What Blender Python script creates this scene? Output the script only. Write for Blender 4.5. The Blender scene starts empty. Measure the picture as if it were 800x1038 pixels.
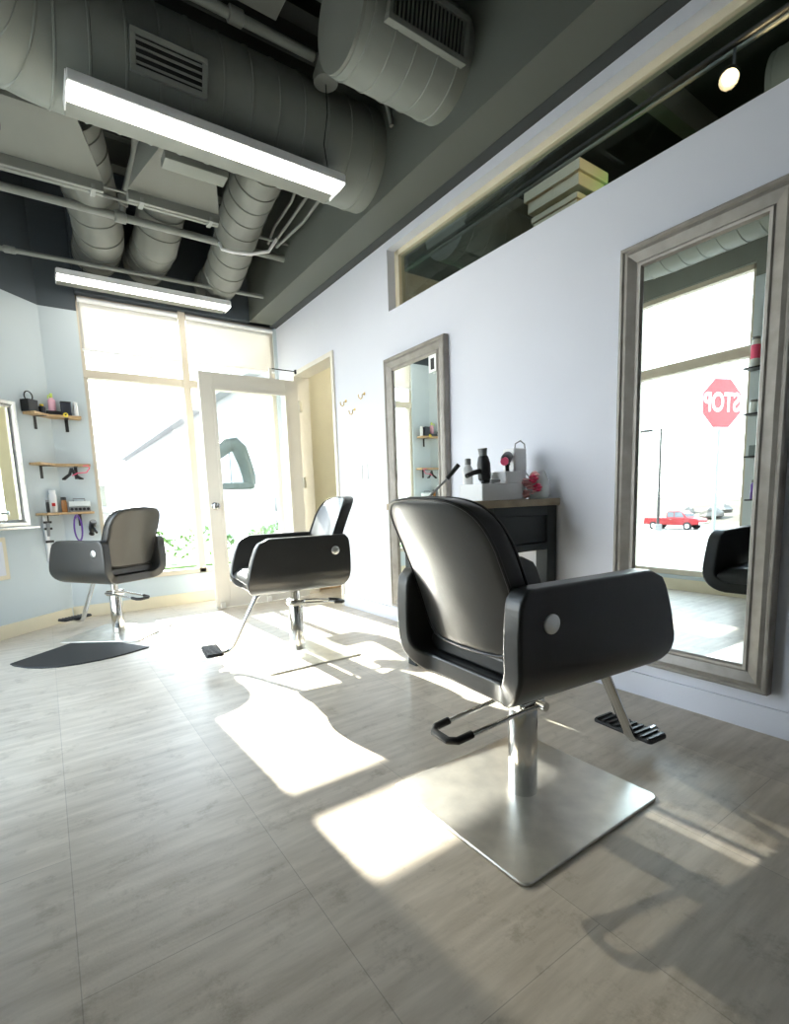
import bpy, bmesh, math, random
from math import pi, sin, cos, radians, sqrt
from mathutils import Vector, Matrix
random.seed(4)
C = bpy.context.scene.collection
scn = bpy.context.scene

# ------------------------------------------------------------------ camera
f_px, cx, cy, W_, H_ = 509.8, 400.0, 577.2, 800.0, 1038.0
yaw, pit, rol = 0.602749, 0.1349328, -0.0347
EYE = Vector((0, 0, .88))
B = Matrix(((1, 0, 0), (0, 0, -1), (0, 1, 0)))
Rw = Matrix.Rotation(rol, 3, 'Z') @ Matrix.Rotation(pit, 3, 'X') @ B @ Matrix.Rotation(yaw, 3, 'Z')
flip = Matrix(((1, 0, 0), (0, -1, 0), (0, 0, -1)))
Rc = (flip @ Rw).transposed()
cam = bpy.data.cameras.new('camera')
camo = bpy.data.objects.new('camera', cam)
C.objects.link(camo)
camo.matrix_world = Matrix.Translation(EYE) @ Rc.to_4x4()
cam.sensor_fit = 'VERTICAL'
cam.sensor_height = 36
cam.lens = f_px / H_ * 36
cam.shift_x = (W_ / 2 - cx) / H_
cam.shift_y = (cy - H_ / 2) / H_
cam.clip_start = .03
cam.clip_end = 400
scn.camera = camo

# ------------------------------------------------------------------ world, sun, exposure
w = bpy.data.worlds.new('world')
scn.world = w
w.use_nodes = True
wn = w.node_tree
wn.nodes.clear()
wo = wn.nodes.new('ShaderNodeOutputWorld')
bg = wn.nodes.new('ShaderNodeBackground')
tc = wn.nodes.new('ShaderNodeTexCoord')
sx = wn.nodes.new('ShaderNodeSeparateXYZ')
rp = wn.nodes.new('ShaderNodeValToRGB')
rp.color_ramp.elements[0].position = 0.0
rp.color_ramp.elements[0].color = (1, .985, .95, 1)
rp.color_ramp.elements[1].position = .7
rp.color_ramp.elements[1].color = (.55, .72, .95, 1)
wn.links.new(tc.outputs['Generated'], sx.inputs[0])
wn.links.new(sx.outputs['Z'], rp.inputs[0])
wn.links.new(rp.outputs[0], bg.inputs[0])
bg.inputs[1].default_value = 3.6
wn.links.new(bg.outputs[0], wo.inputs[0])

sun = bpy.data.lights.new('sun', 'SUN')
suno = bpy.data.objects.new('sun', sun)
C.objects.link(suno)
sun.energy = 18
sun.angle = radians(.6)
sun.color = (1, .95, .86)
sd = Vector((.033, -1, -.545)).normalized()
suno.rotation_euler = sd.to_track_quat('-Z', 'Y').to_euler()

scn.view_settings.view_transform = 'Standard'
scn.view_settings.look = 'None'
scn.view_settings.gamma = 1
scn.view_settings.use_curve_mapping = False
scn.view_settings.exposure = 1.38


# ------------------------------------------------------------------ materials
def lin(c):
    return tuple((v / 12.92 if v <= .04045 else ((v + .055) / 1.055) ** 2.4) for v in c)


def mat(name, col, rough=.5, metal=0., var=.06, scale=8., spec=.5, bump=0., stretch=None, emit=None, estr=0., coat=0., trans=0.):
    """col in sRGB 0-1; a procedural noise gives a small variation"""
    m = bpy.data.materials.new(name)
    m.use_nodes = True
    nt = m.node_tree
    b = nt.nodes['Principled BSDF']
    col = lin(col)
    b.inputs['Roughness'].default_value = rough
    b.inputs['Metallic'].default_value = metal
    b.inputs['Specular IOR Level'].default_value = spec
    b.inputs['Coat Weight'].default_value = coat
    b.inputs['Transmission Weight'].default_value = trans
    t = nt.nodes.new('ShaderNodeTexCoord')
    mp = nt.nodes.new('ShaderNodeMapping')
    if stretch:
        mp.inputs['Scale'].default_value = stretch
    n = nt.nodes.new('ShaderNodeTexNoise')
    n.inputs['Scale'].default_value = scale
    n.inputs['Detail'].default_value = 5
    nt.links.new(t.outputs['Object'], mp.inputs[0])
    nt.links.new(mp.outputs[0], n.inputs[0])
    r = nt.nodes.new('ShaderNodeValToRGB')
    r.color_ramp.elements[0].position = .3
    r.color_ramp.elements[1].position = .7
    r.color_ramp.elements[0].color = tuple(v * (1 - var) for v in col) + (1,)
    r.color_ramp.elements[1].color = tuple(min(1, v * (1 + var)) for v in col) + (1,)
    nt.links.new(n.outputs[0], r.inputs[0])
    nt.links.new(r.outputs[0], b.inputs['Base Color'])
    if bump:
        bp = nt.nodes.new('ShaderNodeBump')
        bp.inputs['Strength'].default_value = bump
        bp.inputs['Distance'].default_value = .002
        n2 = nt.nodes.new('ShaderNodeTexNoise')
        n2.inputs['Scale'].default_value = scale * 12
        n2.inputs['Detail'].default_value = 3
        nt.links.new(mp.outputs[0], n2.inputs[0])
        nt.links.new(n2.outputs[0], bp.inputs['Height'])
        nt.links.new(bp.outputs[0], b.inputs['Normal'])
    if emit:
        b.inputs['Emission Color'].default_value = lin(emit) + (1,)
        b.inputs['Emission Strength'].default_value = estr
    return m


def glass_mat(name, tint=(.96, .985, .98), refl=.06):
    m = bpy.data.materials.new(name)
    m.use_nodes = True
    nt = m.node_tree
    nt.nodes.clear()
    o = nt.nodes.new('ShaderNodeOutputMaterial')
    mx = nt.nodes.new('ShaderNodeMixShader')
    tr = nt.nodes.new('ShaderNodeBsdfTransparent')
    gl = nt.nodes.new('ShaderNodeBsdfGlossy')
    lw = nt.nodes.new('ShaderNodeLayerWeight')
    lw.inputs[0].default_value = .25
    ma = nt.nodes.new('ShaderNodeMath')
    ma.operation = 'MULTIPLY_ADD'
    ma.inputs[1].default_value = .35
    ma.inputs[2].default_value = refl * .5
    tr.inputs[0].default_value = tint + (1,)
    gl.inputs['Roughness'].default_value = .0
    nt.links.new(lw.outputs['Fresnel'], ma.inputs[0])
    nt.links.new(ma.outputs[0], mx.inputs[0])
    nt.links.new(tr.outputs[0], mx.inputs[1])
    nt.links.new(gl.outputs[0], mx.inputs[2])
    nt.links.new(mx.outputs[0], o.inputs[0])
    return m


def floor_mat():
    m = bpy.data.materials.new('grey_vinyl_tile')
    m.use_nodes = True
    nt = m.node_tree
    N = nt.nodes
    L = nt.links.new
    b = N['Principled BSDF']
    t = N.new('ShaderNodeTexCoord')
    # tiles
    mp = N.new('ShaderNodeMapping')
    mp.inputs['Rotation'].default_value = (0, 0, pi / 2)
    mp.inputs['Location'].default_value = (.54, .035, 0)
    br = N.new('ShaderNodeTexBrick')
    br.inputs['Scale'].default_value = 1
    br.inputs['Brick Width'].default_value = .92
    br.inputs['Row Height'].default_value = .445
    br.inputs['Mortar Size'].default_value = .0012
    br.inputs['Mortar Smooth'].default_value = .3
    br.inputs['Color1'].default_value = (1, 1, 1, 1)
    br.inputs['Color2'].default_value = (.86, .86, .86, 1)
    br.inputs['Mortar'].default_value = (.66, .66, .66, 1)
    L(t.outputs['Object'], mp.inputs[0])
    L(mp.outputs[0], br.inputs[0])
    # streaks running across the room
    m2 = N.new('ShaderNodeMapping')
    m2.inputs['Scale'].default_value = (1.6, 11, 1)
    m2.inputs['Rotation'].default_value = (0, 0, .08)
    n1 = N.new('ShaderNodeTexNoise')
    n1.inputs['Scale'].default_value = 2.2
    n1.inputs['Detail'].default_value = 8
    n1.inputs['Roughness'].default_value = .62
    L(t.outputs['Object'], m2.inputs[0])
    L(m2.outputs[0], n1.inputs[0])
    r1 = N.new('ShaderNodeValToRGB')
    r1.color_ramp.elements[0].position = .28
    r1.color_ramp.elements[0].color = (.44, .375, .295, 1)
    r1.color_ramp.elements[1].position = .72
    r1.color_ramp.elements[1].color = (.68, .60, .50, 1)
    L(n1.outputs[0], r1.inputs[0])
    # dark specks
    n3 = N.new('ShaderNodeTexNoise')
    n3.inputs['Scale'].default_value = 9
    n3.inputs['Detail'].default_value = 6
    n3.inputs['Roughness'].default_value = .75
    L(t.outputs['Object'], n3.inputs[0])
    r3 = N.new('ShaderNodeValToRGB')
    r3.color_ramp.elements[0].position = .32
    r3.color_ramp.elements[0].color = (.68, .66, .62, 1)
    r3.color_ramp.elements[1].position = .46
    r3.color_ramp.elements[1].color = (1, 1, 1, 1)
    L(n3.outputs[0], r3.inputs[0])
    x1 = N.new('ShaderNodeMixRGB')
    x1.blend_type = 'MULTIPLY'
    x1.inputs[0].default_value = 1
    L(r1.outputs[0], x1.inputs[1])
    L(br.outputs[0], x1.inputs[2])
    x2 = N.new('ShaderNodeMixRGB')
    x2.blend_type = 'MULTIPLY'
    x2.inputs[0].default_value = .8
    L(x1.outputs[0], x2.inputs[1])
    L(r3.outputs[0], x2.inputs[2])
    L(x2.outputs[0], b.inputs['Base Color'])
    b.inputs['Roughness'].default_value = .36
    b.inputs['Specular IOR Level'].default_value = .5
    n2 = N.new('ShaderNodeTexNoise')
    n2.inputs['Scale'].default_value = 140
    n2.inputs['Detail'].default_value = 2
    L(t.outputs['Object'], n2.inputs[0])
    bp = N.new('ShaderNodeBump')
    bp.inputs['Strength'].default_value = .25
    bp.inputs['Distance'].default_value = .0015
    L(n2.outputs[0], bp.inputs['Height'])
    L(bp.outputs[0], b.inputs['Normal'])
    return m


def blind_mat():
    m = bpy.data.materials.new('blind_fabric')
    m.use_nodes = True
    nt = m.node_tree
    nt.nodes.clear()
    o = nt.nodes.new('ShaderNodeOutputMaterial')
    df = nt.nodes.new('ShaderNodeBsdfDiffuse')
    tl = nt.nodes.new('ShaderNodeBsdfTranslucent')
    tr = nt.nodes.new('ShaderNodeBsdfTransparent')
    df.inputs[0].default_value = (.60, .58, .54, 1)
    tl.inputs[0].default_value = (.30, .285, .26, 1)
    tr.inputs[0].default_value = (1, .98, .93, 1)
    a = nt.nodes.new('ShaderNodeMixShader')
    b = nt.nodes.new('ShaderNodeMixShader')
    a.inputs[0].default_value = .3
    b.inputs[0].default_value = .17
    nt.links.new(df.outputs[0], a.inputs[1])
    nt.links.new(tl.outputs[0], a.inputs[2])
    nt.links.new(a.outputs[0], b.inputs[1])
    nt.links.new(tr.outputs[0], b.inputs[2])
    nt.links.new(b.outputs[0], o.inputs[0])
    return m


M = {}
M['floor'] = floor_mat()
M['white'] = mat('white_paint', (.835, .845, .885), .6, var=.012, scale=3)
M['blue'] = mat('pale_blue_paint', (.75, .79, .81), .6, var=.012, scale=3)
M['navy'] = mat('charcoal_blue_paint', (.28, .31, .335), .7, var=.03, scale=3)
M['soffit'] = mat('soffit_grey_paint', (.355, .37, .345), .65, var=.03, scale=2)
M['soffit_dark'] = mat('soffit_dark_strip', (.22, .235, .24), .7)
M['deck'] = mat('dark_ceiling_paint', (.17, .185, .18), .7, var=.1)
M['duct'] = mat('painted_duct', (.49, .505, .48), .45, var=.05, scale=5, spec=.5)
M['duct_light'] = mat('painted_duct_light', (.46, .465, .44), .45, var=.06, scale=5)
M['pipe'] = mat('painted_pipe', (.50, .51, .49), .4)
M['black'] = mat('black_plastic', (.06, .06, .065), .4)
M['iron'] = mat('black_iron', (.10, .10, .11), .5)
M['beige'] = mat('beige_window_frame', (.78, .74, .67), .45, var=.03)
M['cream'] = mat('cream_trim', (.86, .82, .72), .5, var=.03)
M['tan'] = mat('tan_hallway_paint', (.84, .82, .73), .6, var=.02)
M['doorpaint'] = mat('ivory_door_paint', (.84, .82, .78), .4, var=.02)
M['glass'] = glass_mat('window_glass')
M['glass_dark'] = glass_mat('transom_glass', (.8, .86, .84), .05)
M['blind'] = blind_mat()
M['leather'] = mat('black_leather', (.12, .122, .118), .36, var=.25, scale=6, bump=.12, spec=.75, coat=.15)
M['piping'] = mat('leather_piping', (.11, .11, .11), .3, var=.1)
M['chrome'] = mat('chrome', (.86, .86, .85), .10, metal=1, var=.03)
M['steel'] = mat('brushed_steel_plate', (.90, .885, .85), .33, metal=1, var=.12, scale=14, stretch=(1, 1, 1))
M['brushed'] = mat('brushed_disc', (.92, .92, .91), .3, metal=1, var=.1)
M['rubber'] = mat('black_rubber', (.07, .07, .08), .55)
M['frame'] = mat('champagne_wood_frame', (.55, .53, .505), .42, metal=.25, var=.16, scale=16, stretch=(1, 1, 1), bump=.15)
M['mirror'] = mat('mirror_silver', (.93, .96, .95), .0, metal=1, var=0)
M['pale_metal'] = mat('pale_polished_frame', (.86, .86, .85), .18, metal=.9, var=.1)
M['wood'] = mat('worn_wood_top', (.63, .57, .48), .55, var=.22, scale=9, stretch=(1, 7, 1))
M['shelfwood'] = mat('pine_shelf', (.72, .60, .44), .5, var=.15, scale=9, stretch=(3, 12, 3))
M['station'] = mat('dark_teal_black_paint', (.13, .16, .165), .5, var=.1)
M['whiteplastic'] = mat('white_plastic', (.90, .90, .90), .35, var=.01)
M['led'] = mat('led_diffuser', (1, 1, 1), .5, var=0, emit=(1, .985, .95), estr=5.0)
M['bulb'] = mat('warm_bulb', (1, .9, .7), .5, var=0, emit=(1, .72, .40), estr=25)
M['pink'] = mat('pink_plastic', (.93, .35, .50), .4)
M['palepink'] = mat('pale_pink_flower', (.97, .74, .75), .6)
M['red'] = mat('red_plastic', (.80, .16, .14), .4)
M['orange'] = mat('orange_plastic', (.88, .36, .16), .4)
M['yellow'] = mat('yellow_plastic', (.90, .80, .25), .4)
M['limecap'] = mat('lime_cap', (.78, .86, .42), .4)
M['purple'] = mat('purple_cord', (.38, .22, .58), .4)
M['amber'] = mat('amber_bottle', (.62, .42, .22), .25)
M['navyblk'] = mat('navy_box', (.13, .15, .20), .5)
M['clear'] = mat('clear_plastic', (.85, .87, .87), .15, spec=.6)
M['clearpink'] = mat('clear_bottle_pink_liquid', (.92, .70, .76), .15)
M['greyp'] = mat('grey_plastic', (.50, .50, .50), .4)
M['brass'] = mat('brass', (.85, .74, .50), .25, metal=1)
M['signred'] = mat('sign_red', (.70, .13, .17), .4, var=.02)
M['signwhite'] = mat('sign_white', (.95, .95, .95), .4, var=.01)
M['truckred'] = mat('truck_red', (.55, .05, .09), .3, var=.03)
M['tyre'] = mat('tyre', (.1, .1, .1), .7)
M['concrete'] = mat('pale_concrete', (.47, .465, .45), .8, var=.08, scale=.8)
M['dirt'] = mat('dry_field', (.28, .24, .185), .9, var=.3, scale=.25)
M['rock'] = mat('pale_rock', (.38, .355, .33), .9, var=.25, scale=1)
M['grass'] = mat('green_grass', (.42, .52, .30), .9, var=.2, scale=2)
M['bldg'] = mat('pale_stucco', (.60, .60, .61), .8, var=.05)
M['bglass'] = mat('tinted_facade_glass', (.42, .45, .47), .15, spec=.6)
M['machine'] = mat('grey_blue_machine_shell', (.40, .45, .46), .35)
M['green'] = mat('green_sign_face', (.1, .8, .3), .4, var=0, emit=(.15, .95, .4), estr=1.2)


# ------------------------------------------------------------------ geometry
class G:
    def __init__(s):
        s.v = []
        s.f = []

    def add(s, vs, fs, mx=None):
        n = len(s.v)
        for p in vs:
            p = Vector(p)
            s.v.append(tuple(mx @ p if mx else p))
        s.f += [tuple(n + i for i in q) for q in fs]
        return s

    def box(s, x0, x1, y0, y1, z0, z1, mx=None):
        v = [(x, y, z) for z in (z0, z1) for y in (y0, y1) for x in (x0, x1)]
        return s.add(v, [(0, 2, 3, 1), (4, 5, 7, 6), (0, 1, 5, 4), (2, 6, 7, 3), (0, 4, 6, 2), (1, 3, 7, 5)], mx)

    def prism(s, poly, z0, z1, mx=None):
        n = len(poly)
        v = [(p[0], p[1], z0) for p in poly] + [(p[0], p[1], z1) for p in poly]
        f = [tuple(range(n - 1, -1, -1)), tuple(range(n, 2 * n))] + [(i, (i + 1) % n, n + (i + 1) % n, n + i) for i in range(n)]
        return s.add(v, f, mx)

    def tube(s, path, r, n=12, cap=True, flat=1.0):
        P = [Vector(p) for p in path]
        m = len(P)
        rr = r if isinstance(r, (list, tuple)) else [r] * m
        T = []
        for i in range(m):
            a = P[max(0, i - 1)]
            b = P[min(m - 1, i + 1)]
            T.append((b - a).normalized())
        up = Vector((0, 0, 1)) if abs(T[0].z) < .9 else Vector((0, 1, 0))
        u = T[0].cross(up).normalized()
        vs = []
        for i in range(m):
            u = (u - T[i] * u.dot(T[i])).normalized()
            w_ = T[i].cross(u)
            for k in range(n):
                a = 2 * pi * k / n
                vs.append(P[i] + (u * cos(a) + w_ * sin(a) * flat) * rr[i])
        fs = [(i * n + k, i * n + (k + 1) % n, (i + 1) * n + (k + 1) % n, (i + 1) * n + k) for i in range(m - 1) for k in range(n)]
        if cap:
            fs += [tuple(range(n - 1, -1, -1)), tuple((m - 1) * n + k for k in range(n))]
        return s.add(vs, fs)

    def lathe(s, prof, n=24, mx=None):
        """prof: list of (r,z); first and last closed by caps"""
        vs = []
        for r, z in prof:
            for k in range(n):
                a = 2 * pi * k / n
                vs.append((r * cos(a), r * sin(a), z))
        m = len(prof)
        fs = [(i * n + k, i * n + (k + 1) % n, (i + 1) * n + (k + 1) % n, (i + 1) * n + k) for i in range(m - 1) for k in range(n)]
        fs += [tuple(range(n - 1, -1, -1)), tuple((m - 1) * n + k for k in range(n))]
        return s.add(vs, fs, mx)


def at(x, y, z, rz=0, rx=0, ry=0):
    return Matrix.Translation((x, y, z)) @ Matrix.Rotation(rz, 4, 'Z') @ Matrix.Rotation(ry, 4, 'Y') @ Matrix.Rotation(rx, 4, 'X')


def obj(name, g, m, parent=None, bevel=0, smooth=False, seg=2, loc=None, subsurf=0, ang=40):
    me = bpy.data.meshes.new(name)
    if loc:
        g.v = [(a - loc[0], b - loc[1], c - loc[2]) for a, b, c in g.v]
    me.from_pydata(g.v, [], g.f)
    me.validate()
    bm = bmesh.new()
    bm.from_mesh(me)
    bmesh.ops.recalc_face_normals(bm, faces=bm.faces)
    bm.to_mesh(me)
    bm.free()
    o = bpy.data.objects.new(name, me)
    me.materials.append(M[m] if isinstance(m, str) else m)
    C.objects.link(o)
    if parent:
        o.parent = parent
    if loc:
        o.location = loc
    if bevel:
        b = o.modifiers.new('bevel', 'BEVEL')
        b.width = bevel
        b.segments = seg
        b.limit_method = 'ANGLE'
        b.angle_limit = radians(35)
    if subsurf:
        q = o.modifiers.new('sub', 'SUBSURF')
        q.levels = q.render_levels = subsurf
    if smooth or bevel:
        me.polygons.foreach_set('use_smooth', [True] * len(me.polygons))
        if not subsurf:
            try:
                me.set_sharp_from_angle(angle=radians(ang))
            except Exception:
                pass
    return o


def tag(o, label, cat, group=None, kind=None):
    o['label'] = label
    o['category'] = cat
    if group:
        o['group'] = group
    if kind:
        o['kind'] = kind
    return o


def thing(name, label, cat, loc=(0, 0, 0), rz=0, group=None):
    o = bpy.data.objects.new(name, None)
    o.empty_display_size = .1
    C.objects.link(o)
    o.location = loc
    o.rotation_euler = (0, 0, rz)
    return tag(o, label, cat, group)


def struct(name, g, m, bevel=0, parent=None):
    o = obj(name, g, m, parent, bevel)
    if not parent:
        o['kind'] = 'structure'
    return o


def copy_tree(o, parent=None):
    c = o.copy()
    C.objects.link(c)
    c.parent = parent
    for ch in [k for k in bpy.data.objects if k.parent == o]:
        copy_tree(ch, c)
    return c


def arc(c, r, a0, a1, n, z=None):
    return [(c[0] + r * cos(a0 + (a1 - a0) * i / n), c[1] + r * sin(a0 + (a1 - a0) * i / n)) for i in range(n + 1)]


def rrect(x0, x1, y0, y1, r, n=5):
    return (arc((x1 - r, y1 - r), r, 0, pi / 2, n) + arc((x0 + r, y1 - r), r, pi / 2, pi, n) +
            arc((x0 + r, y0 + r), r, pi, 1.5 * pi, n) + arc((x1 - r, y0 + r), r, 1.5 * pi, 2 * pi, n))


# ================================================================== ROOM SHELL
XR, YB, XL, YN, ZC = 2.07, 4.92, -.50, -2.6, 3.55
ZS = 2.60                                    # soffit underside, window head
ZD = 2.47                                    # start of the dark paint on the left walls
# corner points of the left side: chamfer from (XL, 4.29) to (.085, 4.875), then back wall stub
CH0, CH1 = (XL, 4.285), (.10, 4.885)

g = G().box(XL - .3, 3.6, YN, 5.15, -.12, 0)
struct('floor', g, 'floor')

# corrugated deck
g = G()
y = YN
pts = []
while y < 5.1:
    pts += [(y, ZC), (y + .07, ZC), (y + .10, ZC + .06), (y + .17, ZC + .06)]
    y += .20
vs = [(XL - .3, a, b) for a, b in pts] + [(2.2, a, b) for a, b in pts] + [(XL - .3, a, ZC + .12) for a, b in pts] + [(2.2, a, ZC + .12) for a, b in pts]
n = len(pts)
fs = [(i, i + 1, n + i + 1, n + i) for i in range(n - 1)] + [(2 * n + i, 2 * n + i + 1, 3 * n + i + 1, 3 * n + i) for i in range(n - 1)]
g.add(vs, fs)
struct('ceiling', g, 'deck')

# right wall with transom slot and doorway
TY0, TY1, TZ0, TZ1 = -1.6, 2.97, 2.155, 2.545
DY0, DY1, DZ = 3.80, 4.56, 2.08
g = G()
WT = .13
g.box(XR, XR + WT, YN, DY0, 0, TZ0)
g.box(XR, XR + WT, TY1, 5.05, DZ, 3.6) if False else None
g.box(XR, XR + WT, YN, TY0, TZ0, ZC)
g.box(XR, XR + WT, TY0, TY1, TZ1, ZC)
g.box(XR, XR + WT, TY1, DY0, TZ0, ZC)
g.box(XR, XR + WT, DY0, DY1, DZ, ZC)
g.box(XR, XR + WT, DY1, 5.05, 0, ZC)
struct('wall_right', g, 'white')

# back wall
WX0, WX1, WZ0 = .385, 2.035, .275
g = G()
g.box(CH1[0], WX0, CH1[1] + .03, 5.05, 0, ZD)
g.box(WX0, XR, YB, 5.05, 0, WZ0)
g.box(WX1, XR, YB, 5.05, WZ0, ZS)
struct('wall_back', g, 'blue')
g = G()
g.box(WX0, XR, YB - .06, 5.05, ZS, ZC)
g.box(CH1[0] - .1, WX0, YB - .005, 5.05, ZD, ZC)
struct('wall_back_upper', g, 'navy')

# chamfer wall (45 degrees)
def prism_wall(a, b, t, z0, z1):
    dx, dy = b[0] - a[0], b[1] - a[1]
    L = sqrt(dx * dx + dy * dy)
    nx, ny = -dy / L * t, dx / L * t
    return [a, b, (b[0] + nx, b[1] + ny), (a[0] + nx, a[1] + ny)]
g = G().prism(prism_wall(CH0, (.14, 4.925), .12, 0, 0), 0, ZD)
struct('wall_corner', g, 'blue')
g = G().prism(prism_wall(CH0, (.14, 4.925), .12, 0, 0), ZD, ZC)
struct('wall_corner_upper', g, 'navy')

# left wall with a big street window
LY0, LY1, LZ0 = 1.82, 4.1, .13
g = G()
g.box(XL - .14, XL, YN, LY0, 0, ZD)
g.box(XL - .14, XL, LY0, LY1, 0, LZ0)
g.box(XL - .14, XL, LY1, 4.36, 0, ZD)
struct('wall_left', g, 'blue')
g = G()
g.box(XL - .14, XL, YN, 4.36, 2.58, ZC)
g.box(XL - .14, XL, YN, LY0, ZD, 2.58)
g.box(XL - .14, XL, LY1, 4.36, ZD, 2.58)
struct('wall_left_upper', g, 'duct')
g = G().box(XL - .14, 3.6, YN - .12, YN, 0, ZC + .1)
struct('wall_rear', g, 'white')

# soffit along the right wall
g = G().box(1.785, XR - .07, YN, YB, ZS, ZC)
struct('trim_1', g, 'soffit')
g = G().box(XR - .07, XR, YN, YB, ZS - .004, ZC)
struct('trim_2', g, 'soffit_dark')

# baseboards
def bboard(name, a, b, h=.10, t=.012, m='cream'):
    g = G().prism(prism_wall(a, b, -t, 0, 0), 0.0, h)
    return struct(name, g, m, .002)
bboard('baseboard_right', (XR, DY0 - .03), (XR, YN), -0 + .095, -.012, 'white') if False else None
g = G().box(XR - .012, XR, YN, DY0 - .03, 0, .10)
struct('baseboard_right', g, 'white', .002)
g = G().box(.12, XR, YB - .013, YB, 0, .10)
struct('baseboard_back', g, 'cream', .002)
g = G().prism([(XL, 4.285), (.10, 4.885), (.115, 4.87), (XL, 4.26)], 0, .10)
struct('baseboard_corner', g, 'cream', .002)
g = G().box(XL, XL + .013, YN, 4.28, 0, .10)
struct('baseboard_left', g, 'cream', .002)

# ---- back window
def window(name, parts, frame_m='beige'):
    o = bpy.data.objects.new(name, None)
    C.objects.link(o)
    o['kind'] = 'structure'
    for nm, g, m in parts:
        obj(nm, g, m, o, .003 if m != 'glass' else 0)
    return o
YW0, YW1 = 4.935, 5.0
fr = G()
fr.box(WX0, WX0 + .03, YW0, YW1, WZ0, ZS)
fr.box(WX1 - .04, WX1, YW0, YW1, WZ0, ZS)
fr.box(WX0, WX1, YW0 - .03, YW1, WZ0, WZ0 + .045)
fr.box(WX0, WX1, YW0, YW1, ZS - .04, ZS)
mu = G().box(1.155, 1.215, YW0 - .03, YW1, WZ0, ZS)
ts = G().box(WX0, WX1, YW0 - .01, YW1, 1.965, 2.03)
panes = [('window_frame', fr, 'beige'), ('mullion', mu, 'beige'), ('transom_bar', ts, 'beige')]
for a, b in ((WX0 + .03, 1.155), (1.215, WX1 - .04)):
    for c, d in ((WZ0 + .045, 1.965), (2.03, ZS - .04)):
        panes.append(('pane', G().box(a, b, 4.965, 4.971, c, d), 'glass'))
window('window_1', panes)

# ---- left street window
fr = G()
fr.box(XL - .10, XL - .03, LY0, LY0 + .03, LZ0, 2.58)
fr.box(XL - .10, XL - .03, LY1 - .04, LY1, LZ0, 2.58)
fr.box(XL - .10, XL - .02, LY0, LY1, LZ0, LZ0 + .05)
fr.box(XL - .10, XL - .03, LY0, LY1, 2.54, 2.58)
mu = G().box(XL - .10, XL, 2.76, 2.84, LZ0, 2.58)
ts = G().box(XL - .10, XL - .01, LY0, LY1, 1.90, 1.985)
panes = [('window_frame', fr, 'beige'), ('mullion', mu, 'beige'), ('transom_bar', ts, 'beige')]
for a, b in ((LY0 + .03, 2.76), (2.84, LY1 - .04)):
    for c, d in ((LZ0 + .05, 1.90), (1.985, 2.54)):
        panes.append(('pane', G().box(XL - .068, XL - .062, a, b, c, d), 'glass'))
window('window_2', panes)

# ---- transom window in the right wall
fr = G()
fr.box(XR + .06, XR + .11, TY0, TY1 - .02, TZ1 - .035, TZ1)
fr.box(XR + .06, XR + .11, TY1 - .045, TY1, TZ0, TZ1)
fr.box(XR + .06, XR + .11, TY0, TY1 - .02, TZ0, TZ0 + .012)
o = window('window_3', [('window_frame', fr, 'cream'),
                        ('pane', G().box(XR + .082, XR + .088, TY0, TY1 - .04, TZ0 + .01, TZ1 - .03), 'glass_dark')])
# ---- doorway frame
g = G()
g.box(XR - .015, XR + WT + .01, DY0 - .028, DY0 + .012, 0, DZ + .028)
g.box(XR - .015, XR + WT + .01, DY1 - .012, DY1 + .028, 0, DZ + .028)
g.box(XR - .015, XR + WT + .01, DY0 + .012, DY1 - .012, DZ - .012, DZ + .028)
struct('trim_4', g, 'doorpaint', .002)

# ---- hallway behind the doorway
g = G()
g.box(XR + WT, 3.5, 4.66, 4.78, 0, 2.5)
g.box(3.4, 3.5, 3.3, 4.66, 0, 2.5)
g.box(XR + WT, 3.5, 3.2, 3.3, 0, 2.5)
struct('wall_hallway', g, 'tan')
struct('ceiling_hallway', G().box(XR + WT, 3.5, 3.2, 4.78, 2.5, 2.56), 'tan')
g = G().box(XR + WT, 3.4, 4.645, 4.66, 0, .10)
struct('baseboard_hallway', g, 'shelfwood', .002)
hl = thing('added_hall_lamp', 'small round white lamp added out of view to brighten the hallway behind the doorway', 'ceiling light', (2.75, 3.9, 2.5))  # lamp added out of view to brighten the tan hallway walls
obj('housing', G().lathe([(.13, -.03), (.14, -.01), (.14, 0)], 24), 'whiteplastic', hl, smooth=True)
obj('diffuser', G().lathe([(.02, -.055), (.09, -.05), (.12, -.03)], 24), mat('added_hall_glow', (1, 1, 1), emit=(1, .97, .9), estr=24, var=0), hl, smooth=True)

# ---- neighbouring dark room seen through the transom
g = G()
g.box(XR + WT, 7, YN, 3.2, ZC + .3, ZC + .4)
struct('ceiling_next_room', g, 'deck')
g = G()
g.box(6.9, 7, YN, 5.0, 0, ZC + .4)
g.box(XR + WT, 7, 4.95, 5.05, 0, ZC + .4)
g.box(XR + WT, 7, YN - .1, YN, 0, ZC + .4)
struct('wall_next_room', g, 'navy')
struct('ceiling_next_room_far', G().box(XR + WT, 7, 3.2, 5.0, ZC + .3, ZC + .4), 'deck')
struct('floor_next_room', G().box(3.6, 7, YN, 5.0, -.12, 0), 'floor')

# ================================================================== BLINDS
for i, (a, b, lab) in enumerate(((WX0 + .012, 1.15, 'white roller blind half lowered in the left bay of the back window'),
                                 (1.22, WX1 - .01, 'white roller blind half lowered in the right bay, above the glass door'))):
    t = thing('roller_blind', lab, 'blind', ((a + b) / 2, 4.915, ZS - .01), 0, 'roller blinds on the back window')
    w2 = (b - a) / 2
    obj('fabric', G().box(-w2, w2, -.001, .001, -.405, -.03), 'blind', t)
    obj('bottom_bar', G().box(-w2, w2, -.006, .006, -.42, -.403), 'whiteplastic', t, .003)
    obj('roller_tube', G().tube([(-w2, 0, -.028), (w2, 0, -.028)], .02, 16), 'whiteplastic', t, smooth=True)

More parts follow.
